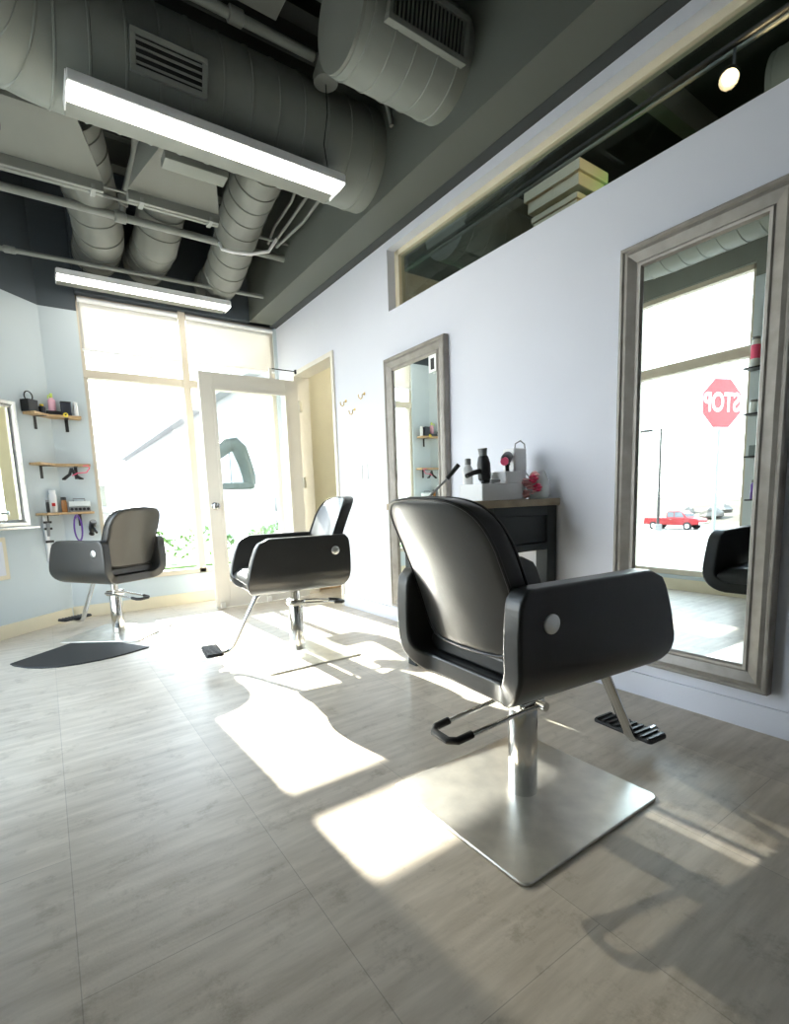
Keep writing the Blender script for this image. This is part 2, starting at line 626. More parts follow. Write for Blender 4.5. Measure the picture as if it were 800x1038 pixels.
# ================================================================== CEILING DUCTS
def resample(path, step):
    P = [Vector(p) for p in path]
    out = [P[0]]
    for a, b in zip(P, P[1:]):
        L = (b - a).length
        k = max(1, int(round(L / step)))
        for i in range(1, k + 1):
            out.append(a.lerp(b, i / k))
    return out

def duct_geo(path, r, pitch=.14, n=48, rib=.004):
    """tube with a thin raised seam every pitch metres"""
    P = resample(path, .05)
    D = [0]
    for a, b in zip(P, P[1:]):
        D.append(D[-1] + (b - a).length)
    def pos(d):
        for i in range(len(D) - 1):
            if d <= D[i + 1]:
                return P[i].lerp(P[i + 1], (d - D[i]) / (D[i + 1] - D[i]))
        return P[-1]
    st = [(d, 0) for d in D]
    k = pitch * .6
    while k < D[-1] - .02:
        st = [q for q in st if abs(q[0] - k) > .012 or q[0] in (0, D[-1])]
        st += [(k - .006, 0), (k - .0035, rib), (k + .0035, rib), (k + .006, 0)]
        k += pitch
    st.sort()
    return G().tube([pos(d) for d, _ in st], [r + q for _, q in st], n)

# big duct: along X in front of the first light, then elbow towards the camera along the left wall
p = [(1.785, 2.775, 2.88), (.26, 2.775, 2.88)]
ec = (.26, 2.325)
for i in range(1, 13):
    a = pi / 2 + pi / 2 * i / 12
    p.append((ec[0] + .45 * cos(a), ec[1] + .45 * sin(a), 2.88))
p += [(-.19, 1.6, 2.88), (-.19, -2.0, 2.88)]
du = thing('spiral_duct', 'large grey-green round duct above the front strip light, bending towards the viewer at left', 'duct', (0, 0, 0))
obj('duct_body', duct_geo(p, .252, .135), 'duct', du, smooth=True, ang=25)

def register(parent, ax, ay, az, wx, hz, tilt, vertical):
    """louvre in a curved saddle, facing -Y, tilted up by 'tilt'"""
    mx = at(ax, ay, az, 0, tilt)
    g = G()
    b = .022
    g.box(-wx / 2 - b, wx / 2 + b, -.020, .02, hz / 2, hz / 2 + b, mx)
    g.box(-wx / 2 - b, wx / 2 + b, -.020, .02, -hz / 2 - b, -hz / 2, mx)
    g.box(-wx / 2 - b, -wx / 2, -.020, .02, -hz / 2, hz / 2, mx)
    g.box(wx / 2, wx / 2 + b, -.020, .02, -hz / 2, hz / 2, mx)
    f = obj('register_frame', g, 'duct', parent, .002)
    obj('register_throat', G().box(-wx / 2, wx / 2, -.008, -.004, -hz / 2, hz / 2, mx), 'black', f)
    g = G()
    if vertical:
        k = int(wx / .02)
        for i in range(k):
            x = -wx / 2 + (i + .5) * wx / k
            g.box(x - .0022, x + .0022, -.018, -.009, -hz / 2, hz / 2, mx)
    else:
        for i in range(4):
            z = -hz / 2 + (i + .5) * hz / 4
            g.box(-wx / 2, wx / 2, -.018, -.009, z - .004, z + .004, mx)
    obj('louvre_slats', g, 'duct', f)
register(du, .655, 2.541, 2.79, .27, .10, radians(21), False)

# second duct, high, near the soffit
d2 = thing('spiral_duct', 'shorter round duct with flat end cap and black grille, top centre beside the soffit', 'duct', (0, 0, 0))
obj('duct_body', duct_geo([(1.785, 2.035, 2.90), (1.24, 2.035, 2.90)], .208, .11), 'duct', d2, smooth=True, ang=25)
obj('end_cap', G().tube([(1.242, 2.035, 2.90), (1.225, 2.035, 2.90)], .204, 48), 'duct_light', d2, smooth=True)
register(d2, 1.53, 1.832, 2.855, .37, .12, radians(12), True)

# three branch ducts running to the back wall
for i, (path, r, lab) in enumerate((
        ([(.33, 3.52, 3.10), (.40, 3.78, 3.05), (.47, 4.05, 2.97), (.53, 4.32, 2.88), (.55, 4.5, 2.87), (.555, 4.86, 2.90)], .16, 'leftmost of the three branch ducts above the rear strip light'),
        ([(.93, 3.55, 3.16), (.92, 4.0, 3.04), (.91, 4.3, 2.89), (.905, 4.5, 2.87), (.905, 4.86, 2.90)], .155, 'middle one of the three branch ducts above the rear strip light'),
        ([(1.34, 3.12, 2.99), (1.38, 3.7, 2.94), (1.42, 4.2, 2.83), (1.44, 4.5, 2.79), (1.45, 4.86, 2.82)], .15, 'rightmost branch duct, passing close beside the soffit'))):
    t = thing('branch_duct', lab, 'duct', (0, 0, 0), 0, 'branch ducts above the rear light')
    P = [Vector(q) for q in path]
    # smooth path
    Q = []
    for k in range(len(P) - 1):
        p0, p1, p2, p3 = P[max(0, k - 1)], P[k], P[k + 1], P[min(len(P) - 1, k + 2)]
        for s_ in range(8):
            u = s_ / 8
            Q.append(.5 * ((2 * p1) + (-p0 + p2) * u + (2 * p0 - 5 * p1 + 4 * p2 - p3) * u * u + (-p0 + 3 * p1 - 3 * p2 + p3) * u ** 3))
    Q.append(P[-1])
    obj('duct_body', duct_geo(Q, r, .155, 36, .006), 'duct_light', t, smooth=True, ang=25)
    for y_ in (4.0, 4.45):
        c = min(Q, key=lambda q: abs(q.y - y_))
        obj('hanger_strap', G().box(c.x - .01, c.x + .01, c.y - .002, c.y + .002, c.z + r, ZC), 'pipe', t)

# two diffuser plenums
def plenum(x0n, x1n, x0f, x1f, lab):
    t = thing('diffuser_plenum', lab, 'air diffuser', ((x0f + x1f) / 2, 3.36, 2.65), 0, 'diffuser plenums behind the big duct')
    cx_ = (x0f + x1f) / 2
    yn, yf, zn, zf, zt = -.30, 0, .11, 0.02, .42
    g = G()
    v = [(x0n - cx_, yn, zn), (x1n - cx_, yn, zn), (x1f - cx_, yf, zf), (x0f - cx_, yf, zf),
         (x0n - cx_, yn, zt), (x1n - cx_, yn, zt), (x1n - cx_, yf, zt), (x0n - cx_, yf, zt)]
    g.add(v, [(0, 1, 2, 3), (0, 1, 5, 4), (1, 2, 6, 5), (2, 3, 7, 6), (3, 0, 4, 7), (4, 5, 6, 7)])
    obj('hopper', g, 'duct_light', t)
    for xx in (x0n - cx_ + .03, x1n - cx_ - .03):
        obj('hanger_rod', G().tube([(xx, -.05, zt - .01), (xx, -.05, ZC - 2.65)], .005, 8), 'pipe', t)
    g = G()
    for k in range(2):
        g.box(x0f - cx_, x1f - cx_, .0 + k * .032, .026 + k * .032, -.03, .02)
    obj('slot_flange', g, 'duct_light', t, .003)
    for xx in (x0f - cx_ + .07, x1f - cx_ - .05):
        g = G().box(xx - .012, xx + .012, -.012, .07, -.036, -.028)
        g.box(xx - .008, xx + .008, -.012, -.002, -.030, -.008)
        obj('clip', g, 'pipe', t, .001)
plenum(-.42, .335, -.42, .46, 'boxy grey diffuser hopper at far left below the big duct')
plenum(.70, .99, .58, 1.085, 'boxy grey diffuser hopper in the middle, right of the vertical pipe')
# plate under duct above the second hopper
tag(obj('duct_saddle', G().box(.70, 1.02, 2.95, 3.05, 2.655, 2.70), 'duct_light', None, .003),
    'flat grey metal saddle between the big duct and the middle hopper', 'duct plate')

# pipes
def pipe(name, path, r, lab, m='pipe', cat='pipe', cl=()):
    t = thing(name, lab, cat, (0, 0, 0))
    obj('pipe_run', G().tube(path, r, 14), m, t, smooth=True)
    for (c, ax) in cl:
        c = Vector(c)
        a = Vector(ax)
        obj('coupling', G().tube([c - a * .035, c - a * .03, c + a * .03, c + a * .035], [r * 1.15, r * 1.5, r * 1.5, r * 1.15], 14), m, t, smooth=True)
    return t
pipe('sprinkler_pipe', [(XL, 4.0, 2.825), (1.785, 4.0, 2.82)], .025, 'thick grey sprinkler pipe crossing below the hoppers', cl=[((.63, 4.0, 2.822), (1, 0, 0)), ((1.38, 4.0, 2.82), (1, 0, 0))])
pipe('sprinkler_pipe', [(XL + .4, 4.48, 2.66), (1.785, 4.48, 2.695)], .016, 'thinner grey pipe just above the rear strip light', cl=[((.0, 4.48, 2.662), (1, 0, 0))])
pipe('drop_pipe', [(.70, 3.50, 3.25), (.70, 3.72, 3.08), (.66, 3.97, 2.95), (.64, 4.0, 2.83)], .020, 'short grey pipe dropping onto the thick sprinkler pipe between the hoppers', cl=[((.653, 3.98, 2.92), (0, .25, -.95))])
pipe('conduit', [(XL, 3.9, 2.87), (1.785, 3.9, 2.885)], .010, 'thin conduit running just behind the thick sprinkler pipe')
pipe('conduit', [(XL, 3.84, 2.90), (1.1, 3.84, 2.90)], .008, 'second thin conduit nearest the hoppers')
for k, (yy, zz) in enumerate(((3.2, 2.90), (3.35, 2.96), (3.55, 3.0))):
    x = 1.74 - .035 * k
    pipe('conduit', [(x, 3.08, zz + .25), (x, yy, zz), (x - .01, yy + .30, zz - .04), (x - .04, 3.93, 2.86)], .010,
         ['grey conduit nearest the soffit beside the right branch duct', 'grey conduit between two others beside the right branch duct', 'grey conduit closest to the right branch duct'][k])
pipe('cable', [(1.27, 3.965, 2.80), (1.27, 3.92, 2.74), (1.33, 3.87, 2.715), (1.45, 3.84, 2.715), (1.58, 3.80, 2.75), (1.64, 3.78, 2.84)], .011, 'light grey flexible cable looping over the thick sprinkler pipe', m='whiteplastic', cat='cable')
pipe('ceiling_rail', [(XL, 2.50, 3.08), (1.34, 2.50, 3.08)], .022, 'dark rail running along the ceiling to the round sensor', m='duct', cl=[((.95, 2.50, 3.08), (1, 0, 0))])
pipe('conduit', [(1.42, 2.50, 3.06), (1.70, 2.48, 3.06), (1.76, 2.47, 3.0), (1.775, 2.46, 2.9)], .013, 'dark conduit curving from the round sensor to the soffit', m='duct')
pipe('cable', [(.72, 1.95, 3.5), (.68, 2.0, 3.3), (.67, 2.2, 3.15), (.73, 2.3, 3.05)], .006, 'thin loose cable hanging above the big duct grille')
pipe('ceiling_rod', [(1.15, 1.2, 3.45), (1.75, 1.62, 3.2)], .012, 'slim grey rod in the top corner beside the soffit')

t = thing('round_sensor', 'round grey ceiling sensor box with a cable hanging from it', 'sensor', (1.385, 2.47, 2.99))
obj('housing', G().lathe([(.045, -.035), (.06, -.03), (.062, .0), (.05, .03), (.03, .09)], 24), 'duct_light', t, smooth=True)
obj('hanging_cable', G().tube([(.0, 0, -.03), (.012, .02, -.15), (.0, .05, -.28), (.06, .12, -.37)], .003, 8), 'black', t, smooth=True)
# joists
for k, (yy, h) in enumerate(((1.0, .18), (2.45, .2), (3.4, .2), (4.4, .2))):
    g = G().box(XL, 1.785, yy - .06, yy + .06, ZC - .02, ZC)
    g.box(XL, 1.785, yy - .006, yy + .006, ZC - h, ZC)
    g.box(XL, 1.785, yy - .05, yy + .05, ZC - h - .012, ZC - h)
    o = struct('trim_%d' % (5 + k), g, 'duct')
# ceiling panel boxes between ducts (dark access panels)
t = thing('junction_panel', 'square grey sheet-metal box above the big duct, right of its grille', 'junction box', (.98, 2.35, 3.13))
obj('box_body', G().box(-.16, .16, -.13, .13, 0, .14), 'duct', t, .004)
obj('lid', G().box(-.15, .15, -.12, .12, -.008, 0), 'duct_light', t, .002)
t = thing('cable_bracket', 'small black bracket clipped below the duct at the left edge', 'bracket', (.005, 3.02, 2.60))
obj('arm', G().box(-.012, .012, -.02, .0, -.01, .12), 'black', t, .003)
obj('foot', G().box(-.02, .02, -.045, .0, -.02, -.005), 'black', t, .003)

# ================================================================== STRIP LIGHTS
def strip_light(lab):
    t = thing('strip_light', lab, 'strip light', (0, 0, 0), 0, 'LED strip lights under the ducts')
    L = .62
    g = G()
    g.box(-L, L, -.09, .09, .012, .03)          # back plate
    g.box(-L, L, -.094, -.083, -.006, .034)
    obj('reflector_wing', G().box(-L, L, .036, .145, .0, .011), 'duct_light', t, .002)
    g.box(-L - .006, -L, -.09, .09, -.014, .03)
    g.box(L, L + .006, -.09, .09, -.014, .03)
    obj('housing', g, 'whiteplastic', t, .002)
    pr = [(-.083, .008), (-.080, -.010), (-.06, -.018), (-.025, -.020), (.01, -.018), (.032, -.010), (.036, .008)]
    g = G()
    vs = [(-L + .004, a, b) for a, b in pr] + [(L - .004, a, b) for a, b in pr]
    n = len(pr)
    g.add(vs, [(i, i + 1, n + i + 1, n + i) for i in range(n - 1)] + [tuple(range(n)), tuple(range(2 * n - 1, n - 1, -1))])
    obj('diffuser', g, 'led', t, smooth=True)
    for x in (-.45, .45):
        obj('suspension_wire', G().tube([(x, 0, .03), (x, 0, .10)], .003, 8), 'iron', t)
    return t
l1 = strip_light('nearer long LED strip light hanging under the big duct')
l1.location = (.875, 2.60, 2.565)
l2 = copy_tree(l1)
l2.location = (.88, 4.60, 2.585)
l2['label'] = 'farther LED strip light hanging in front of the back window blinds'

# ================================================================== MIRRORS
def rect_sweep(w, h, prof):
    """mitred frame in the YZ plane facing -X; prof = (inset, depth) outer to inner"""
    g = G()
    n = len(prof)
    for (sy, sz) in ((0, 0), (1, 0), (1, 1), (0, 1)):
        for ins, dep in prof:
            y_ = ins if sy == 0 else w - ins
            z_ = ins if sz == 0 else h - ins
            g.v.append((-dep, y_, z_))
    for c in range(4):
        d = (c + 1) % 4
        for i in range(n):
            j = (i + 1) % n
            g.f.append((c * n + i, d * n + i, d * n + j, c * n + j))
    return g
PROF = [(0, 0), (0, .034), (.006, .040), (.014, .040), (.020, .034), (.034, .038), (.068, .024), (.074, .029), (.084, .027), (.090, .014), (.090, 0)]
def wall_mirror(lab, y0, y1, z0, z1):
    t = thing('framed_mirror', lab, 'mirror', (XR - .004, y0, z0), 0, 'framed mirrors on the white wall')
    w_, h_ = y1 - y0, z1 - z0
    obj('mirror_frame', rect_sweep(w_, h_, PROF), 'frame', t, smooth=True, ang=20)
    obj('mirror_glass', G().box(-.014, -.006, .088, w_ - .088, .088, h_ - .088), 'mirror', t)
    return t
mb_ = wall_mirror('tall framed mirror nearest the viewer, reflecting the stop sign', .655, 1.258, .155, 1.852)
mb_.rotation_euler = (0, 0, radians(-.8))       # hangs a touch askew
mb_.location.x -= .009
ms_ = wall_mirror('tall framed mirror beside the worktop, reflecting shelves of bottles', 2.36, 3.00, .12, 1.842)
t = thing('photo_card', 'small black and white photo card stuck in the top corner of the far mirror', 'card', (2.035, 2.475, 1.70))
obj('card', G().box(-.001, .001, -.035, .035, -.05, .05), 'signwhite', t)
obj('printed_figure', G().box(-.002, -.001, -.018, .016, -.035, .03), 'black', t)

# corner mirror on the chamfer wall
c45 = sqrt(.5)
def cham(u, d, z):
    """u metres from the inner corner along the chamfer (towards lower left), d metres off the wall"""
    return (.085 - u * c45 + d * c45, 4.87 - u * c45 - d * c45, z)
CM = thing('station_mirror', 'pale metal framed mirror on the blue corner wall at the left edge', 'mirror', cham(.27, .0, .79), radians(-135))
w_, h_ = .5, .9
g = G()
pf = [(0, 0), (0, .03), (.006, .036), (.028, .036), (.034, .028), (.05, .014), (.05, 0)]
n = len(pf)
for (sx_, sz_) in ((0, 0), (1, 0), (1, 1), (0, 1)):
    for ins, dep in pf:
        g.v.append((ins if sx_ == 0 else w_ - ins, dep, ins if sz_ == 0 else h_ - ins))
for c in range(4):
    d = (c + 1) % 4
    for i in range(n):
        j = (i + 1) % n
        g.f.append((c * n + i, d * n + i, d * n + j, c * n + j))
obj('mirror_frame', g, 'pale_metal', CM, smooth=True, ang=20)
obj('mirror_glass', G().box(.045, w_ - .045, .004, .012, .045, h_ - .045), 'mirror', CM)
# ledge under the mirror
t = thing('mirror_ledge', 'thin pale ledge under the mirror at the left edge', 'ledge', cham(.22, 0, .77), radians(-135))
obj('board', G().box(0, .6, 0, .06, 0, .018), 'pale_metal', t, .003)
t = thing('access_panel', 'narrow cream framed panel low on the blue corner wall', 'panel', cham(.475, 0, .42), radians(-135))
obj('panel_frame', G().box(0, .3, 0, .015, 0, .30), 'cream', t, .003)
obj('panel_face', G().box(.03, .27, .015, .018, .03, .27), 'white', t, .002)

# ================================================================== DOOR
t = thing('door_1', 'x', 'x', (0, 0, 0))
for k in ('label', 'category'):
    del t[k]
t['kind'] = 'structure'
DX0, DX1, DYa, DYb = 1.155, 2.03, 4.40, 4.445
g = G()
g.box(DX0, DX0 + .115, DYa, DYb, .012, 1.99)
g.box(DX1 - .125, DX1, DYa, DYb, .012, 1.99)
g.box(DX0 + .115, DX1 - .125, DYa, DYb, 1.86, 1.99)
g.box(DX0 + .115, DX1 - .125, DYa, DYb, .012, .235)
obj('door_leaf', g, 'doorpaint', t, .003)
g = G()
for a, b, c, d in ((DX0 + .10, DX0 + .125, .22, 1.875), (DX1 - .135, DX1 - .11, .22, 1.875)):
    g.box(a, b, DYa - .008, DYa, c, d)
g.box(DX0 + .125, DX1 - .135, DYa - .008, DYa, 1.85, 1.875)
g.box(DX0 + .125, DX1 - .135, DYa - .008, DYa, .22, .245)
obj('glazing_bead', g, 'doorpaint', t, .002)
obj('pane', G().box(DX0 + .115, DX1 - .125, DYa + .02, DYa + .026, .235, 1.86), 'glass', t)
kn = obj('door_knob', G().lathe([(.005, -.068), (.026, -.064), (.030, -.05), (.022, -.038), (.012, -.03), (.012, -.006), (.033, -.004), (.033, 0)], 24, at(1.205, DYa, .89, 0, radians(-90))), 'chrome', t, smooth=True)
obj('knob_far_side', G().lathe([(.033, 0), (.033, .004), (.012, .006), (.012, .03), (.028, .045), (.024, .062), (.005, .066)], 24, at(1.205, DYb, .89, 0, radians(-90))), 'chrome', t, smooth=True)
for z in (.25, 1.03, 1.72):
    obj('hinge', G().box(DX1 - .002, DX1 + .028, DYa - .006, DYa + .012, z, z + .10), 'brushed', t, .002)
for x in (1.20, 1.62):
    obj('door_stop', G().box(x - .02, x + .02, DYa - .03, DYa - .001, .01, .06), 'brushed', t, .004)
t = thing('door_closer_arm', 'slim dark door closer arm above the glass door', 'door closer', (1.78, 4.42, 2.02))
obj('arm', G().tube([(0, 0, .06), (.26, .06, .075)], .005, 8), 'iron', t, smooth=True)
obj('pivot', G().lathe([(.012, .055), (.012, .09)], 14, at(.27, .062, 0)), 'iron', t, smooth=True)
obj('shoe', G().box(-.012, .012, -.012, .012, -.03, .065), 'doorpaint', t, .003)

# hooks and switches
for k, (y_, z_, lab) in enumerate(((3.604, 1.66, 'leftmost of the three small brass wall hooks'), (3.474, 1.575, 'lowest of the three small brass wall hooks'), (3.325, 1.665, 'rightmost of the three small brass wall hooks'))):
    t = thing('wall_hook', lab, 'hook', (XR, y_, z_), 0, 'brass hooks by the doorway')
    obj('backplate', G().tube([(-.004, 0, .02), (0, 0, .02)], .012, 16), 'brass', t, smooth=True)
    obj('hook', G().tube([(0, 0, .02), (-.02, 0, .012), (-.022, 0, -.01), (-.035, 0, -.022), (-.05, 0, -.012), (-.054, 0, .01)], .0045, 10), 'brass', t, smooth=True)
for y_, lab in ((3.425, 'left one of two white wall switches'), (3.345, 'right one of two white wall switches')):
    t = thing('light_switch', lab, 'switch', (XR, y_, 1.11), 0, 'white switches by the far mirror')
    obj('plate', G().box(-.006, 0, -.03, .03, -.055, .055), 'whiteplastic', t, .002)
    obj('rocker', G().box(-.010, -.005, -.014, .014, -.03, .03), 'signwhite', t, .002)

# ================================================================== SALON CHAIRS
def shell_geo():
    """U-shaped padded shell: side panels flow into the seat pan; local +x is forward"""
    R, HW, ZT, ZB = .088, .222, .68, .405
    S = []
    for i in range(9):
        S.append((-HW, ZT + (ZB + R - ZT) * i / 8))
    for i in range(1, 9):
        a = pi + pi / 2 * i / 8
        S.append((-HW + R + R * cos(a), ZB + R + R * sin(a)))
    for i in range(1, 8):
        S.append((-HW + R + (2 * HW - 2 * R) * i / 8, ZB))
    S += [(-y_, z_) for (y_, z_) in S[:17][::-1]]
    nu = 20
    V = []
    for (y_, z_) in S:
        t = min(1, max(0, (ZT - z_) / (ZT - ZB)))
        xf = .240 + .082 * t ** .9 + .014 * sin(pi * t)
        xb = -.250 - .008 * sin(pi * t)
        # rounded corners top / bottom
        ct = ZT - z_
        rt = .045
        if ct < rt:
            q = rt - sqrt(max(0, rt * rt - (rt - ct) ** 2))
            xf -= q
            xb += q * .5
        cb = z_ - ZB
        rb = .055
        if cb < rb:
            q = rb - sqrt(max(0, rb * rb - (rb - cb) ** 2))
            xf -= q
            xb += q * .7
        for j in range(nu + 1):
            V.append((xb + (xf - xb) * j / nu, y_, z_))
    g = G()
    F = []
    for i in range(len(S) - 1):
        for j in range(nu):
            a = i * (nu + 1) + j
            F.append((a, a + 1, a + nu + 2, a + nu + 1))
    g.add(V, F)
    return g

def back_outline(n=72):
    """rounded trapezoid outline of the backrest in (y, z), counter-clockwise"""
    zb, zt = .488, .868
    P = []
    for k in range(n):
        a = 2 * pi * k / n
        c, s_ = cos(a), sin(a)
        e = 2 / 6.0
        y_ = (abs(c) ** e) * (1 if c > 0 else -1)
        v = (abs(s_) ** e) * (1 if s_ > 0 else -1)
        hw = .190 + .010 * (v + 1) / 2 - (.016 * v * v if v > 0 else .004 * v * v)
        z_ = (zb + zt) / 2 + v * (zt - zb) / 2
        z_ += .020 * (1 - y_ * y_) * max(0, v)
        P.append((y_ * hw, z_))
    return P

def back_x(y_, z_):
    v = (z_ - .5) / .37
    return -.187 - .135 * max(0, v) ** 1.1 + .030 * (y_ / .19) ** 2 + .010 * sin(pi * min(1, max(0, v)))

def back_geo(th=.056, n=72):
    O = back_outline(n)
    zc = .685
    g = G()
    rings = []
    r = .013
    # (scale, depth offset) from the rear centre over the rim to the front centre
    prof = [(.12, -1, 0), (.3, -1, 0), (.5, -1, 0), (.7, -1, 0), (.86, -1, 0), (.94, -1, 0)]
    for i in range(6):
        a = pi / 2 * i / 5
        prof.append((None, -1, a))
    for i in range(6):
        a = pi / 2 * (5 - i) / 5
        prof.append((None, 1, a))
    prof += [(q, 1, 0) for q in (.94, .86, .7, .5, .3, .12)]
    for sc, sg, a in prof:
        for (y_, z_) in O:
            if sc is None:
                L = sqrt(y_ * y_ + (z_ - zc) ** 2)
                k = 1 - r * (1 - sin(a)) / L
                off = sg * (th / 2 - r * (1 - cos(a)))
            else:
                k = sc * (1 - .0)
                k = min(k, 1 - r / sqrt(y_ * y_ + (z_ - zc) ** 2) - .004)
                off = sg * (th / 2 + .010 * (1 - sc ** 2) * (1 if sg > 0 else .2))
            yy, zz = y_ * k, zc + (z_ - zc) * k
            g.v.append((back_x(yy, zz) + off, yy, zz))
    m = len(prof)
    for i in range(m - 1):
        for k in range(n):
            g.f.append((i * n + k, i * n + (k + 1) % n, (i + 1) * n + (k + 1) % n, (i + 1) * n + k))
    g.f.append(tuple(range(n)))
    g.f.append(tuple((m - 1) * n + k for k in range(n)))
    return g

def solid(o, t, bev, seg=3, offset=0, even=True):
    for m in list(o.modifiers):
        o.modifiers.remove(m)
    s = o.modifiers.new('solid', 'SOLIDIFY')
    s.thickness = t
    s.offset = offset
    s.use_even_offset = even
    b = o.modifiers.new('bevel', 'BEVEL')
    b.width = bev
    b.segments = seg
    b.limit_method = 'ANGLE'
    b.angle_limit = radians(50)
    o.data.polygons.foreach_set('use_smooth', [True] * len(o.data.polygons))
    w_ = o.modifiers.new('wn', 'WEIGHTED_NORMAL')
    w_.keep_sharp = False
    return o

def make_chair(lab):
    t = thing('salon_chair', lab, 'salon chair', (0, 0, 0), 0, 'black salon chairs with chrome posts')
    solid(obj('shell', shell_geo(), 'leather', t), .056, .024, 5)
    # backrest
    bk = obj('backrest', back_geo(), 'leather', t, smooth=True, ang=80)
    for sg in (-1, 1):
        P = [(back_x(y_, z_) + sg * .0265, y_ * .985, .685 + (z_ - .685) * .988) for y_, z_ in back_outline(72)]
        P.append(P[0])
        obj('piping', G().tube(P, .0042, 8, cap=False), 'piping', bk, smooth=True)
    # seat cushion
    g = G()
    na_, nb = 14, 16
    V = []
    for sgn in (1, 0):
        for j in range(nb + 1):
            for i in range(na_ + 1):
                u = -1 + 2 * i / na_
                v = -1 + 2 * j / nb
                cr = (1 - u ** 6) * (1 - v ** 6)
                z_ = .432 + sgn * (.050 + .030 * cr)
                x_ = .06 + v * .240
                V.append((x_, u * .190, z_ - (.015 if (sgn and v > .9) else 0)))
    N = (na_ + 1) * (nb + 1)
    F = []
    for j in range(nb):
        for i in range(na_):
            q = j * (na_ + 1) + i
            F.append((q, q + 1, q + na_ + 2, q + na_ + 1))
            F.append((N + q, N + q + na_ + 1, N + q + na_ + 2, N + q + 1))
    for i in range(na_):
        F.append((i, i + 1, N + i + 1, N + i))
        q = nb * (na_ + 1) + i
        F.append((q, q + 1, N + q + 1, N + q))
    for j in range(nb):
        q = j * (na_ + 1)
        F.append((q, q + na_ + 1, N + q + na_ + 1, N + q))
        q += na_
        F.append((q, q + na_ + 1, N + q + na_ + 1, N + q))
    g.add(V, F)
    obj('seat', g, 'leather', t, .010, seg=3)
    # buttons on the sides
    for s in (1, -1):
        obj('side_button', G().lathe([(.023, 0), (.023, .004), (.0185, .0075), (.003, .008)], 28, at(-.165, s * .250, .595, 0, -s * pi / 2)), 'brushed', t, smooth=True)
    # pillar
    g = G().lathe([(.041, .006), (.041, .29), (.037, .30)], 32)
    pl_ = obj('pillar', g, 'chrome', t, smooth=True)
    obj('piston', G().lathe([(.024, .29), (.024, .375), (.024, .38)], 24), 'chrome', t, smooth=True)
    g = G().box(-.10, .12, -.07, .07, .362, .376)
    obj('seat_bracket', g, 'chrome', t, .004)
    # pump collar + lever
    obj('pump_collar', G().box(-.046, .046, -.046, .046, .268, .306), 'chrome', t, .012, seg=3)
    lv = obj('pump_lever', G().tube([(.03, .055, .29), (-.05, .052, .285), (-.15, .050, .275), (-.27, .048, .262), (-.285, .03, .260), (-.285, -.03, .260), (-.27, -.048, .262), (-.15, -.050, .275), (-.05, -.052, .285), (.03, -.055, .29)], .0065, 10), 'chrome', t, smooth=True)
    obj('pedal_grip', G().tube([(-.225, .049, .268), (-.27, .048, .262), (-.287, .03, .260), (-.287, -.03, .260), (-.27, -.048, .262), (-.225, -.049, .268)], .0105, 12), 'rubber', lv, smooth=True)
    obj('lever_knob', G().tube([(.012, -.046, .29), (.012, -.075, .29)], .013, 14), 'chrome', t, smooth=True)
    # footrest
    P = [(.12, 0, .372), (.195, 0, .366), (.225, 0, .345), (.372, 0, .082), (.392, 0, .062), (.43, 0, .056), (.51, 0, .060)]
    ft = obj('footrest_tube', G().tube(P, [.018] * 7, 16, flat=.75), 'chrome', t, smooth=True)
    g = G().prism(rrect(.435, .525, -.115, .10, .012), .066, .078)
    tr = obj('footrest_plate', g, 'rubber', t, .003)
    g = G()
    for i in range(9):
        y_ = -.104 + i * .024
        g.box(.44, .52, y_ - .0055, y_ + .0055, .078, .084)
    obj('tread_bars', g, 'piping', tr, .002)
    return t

ch = make_chair('large black salon chair in the foreground with its back to the viewer')
ch2 = copy_tree(ch)
ch3 = copy_tree(ch)
PL = rrect(-.285, .272, -.255, .255, .025)
def place(c, x, y_, rz, dz, lab, brz=None):
    c.location = (x, y_, dz)
    c.rotation_euler = (0, 0, rz)
    c['label'] = lab
    # each chair has its own plate resting on the floor
    g = G().prism(PL, -.0, .009)
    p_ = obj('base_plate', g, 'steel', c, .003)
    p_.location = (0, 0, -dz)
    if brz is not None:
        p_.rotation_euler = (0, 0, brz - rz)
    return c
place(ch, 1.098, .955, radians(-4), 0, 'large black salon chair in the foreground with its back to the viewer', 0)
place(ch2, 1.155, 2.71, radians(174), .03, 'black salon chair standing side-on in front of the glass door', pi)
place(ch3, .365, 4.08, radians(122), .01, 'black salon chair at left facing the blue corner wall shelves', radians(142))

ch.scale = (1.035, 1.035, 1.0)
for o_ in ch.children:
    if o_.name.startswith('footrest_tube'):
        o_.location = (.055, -.045, 0)      # this footrest is pulled further out
# black mat under chair 3
P = [(-.255, 3.67), (-.235, 3.61), (-.17, 3.51), (-.10, 3.445), (-.02, 3.405), (.08, 3.385), (.18, 3.387), (.26, 3.402), (.34, 3.43), (.47, 3.495), (.33, 3.76), (.16, 3.90), (.06, 3.97)]
tag(obj('floor_mat', G().prism(P, 0.0, .008), 'rubber', None, .003), 'black curved anti-fatigue mat on the floor beside the left salon chair', 'mat')

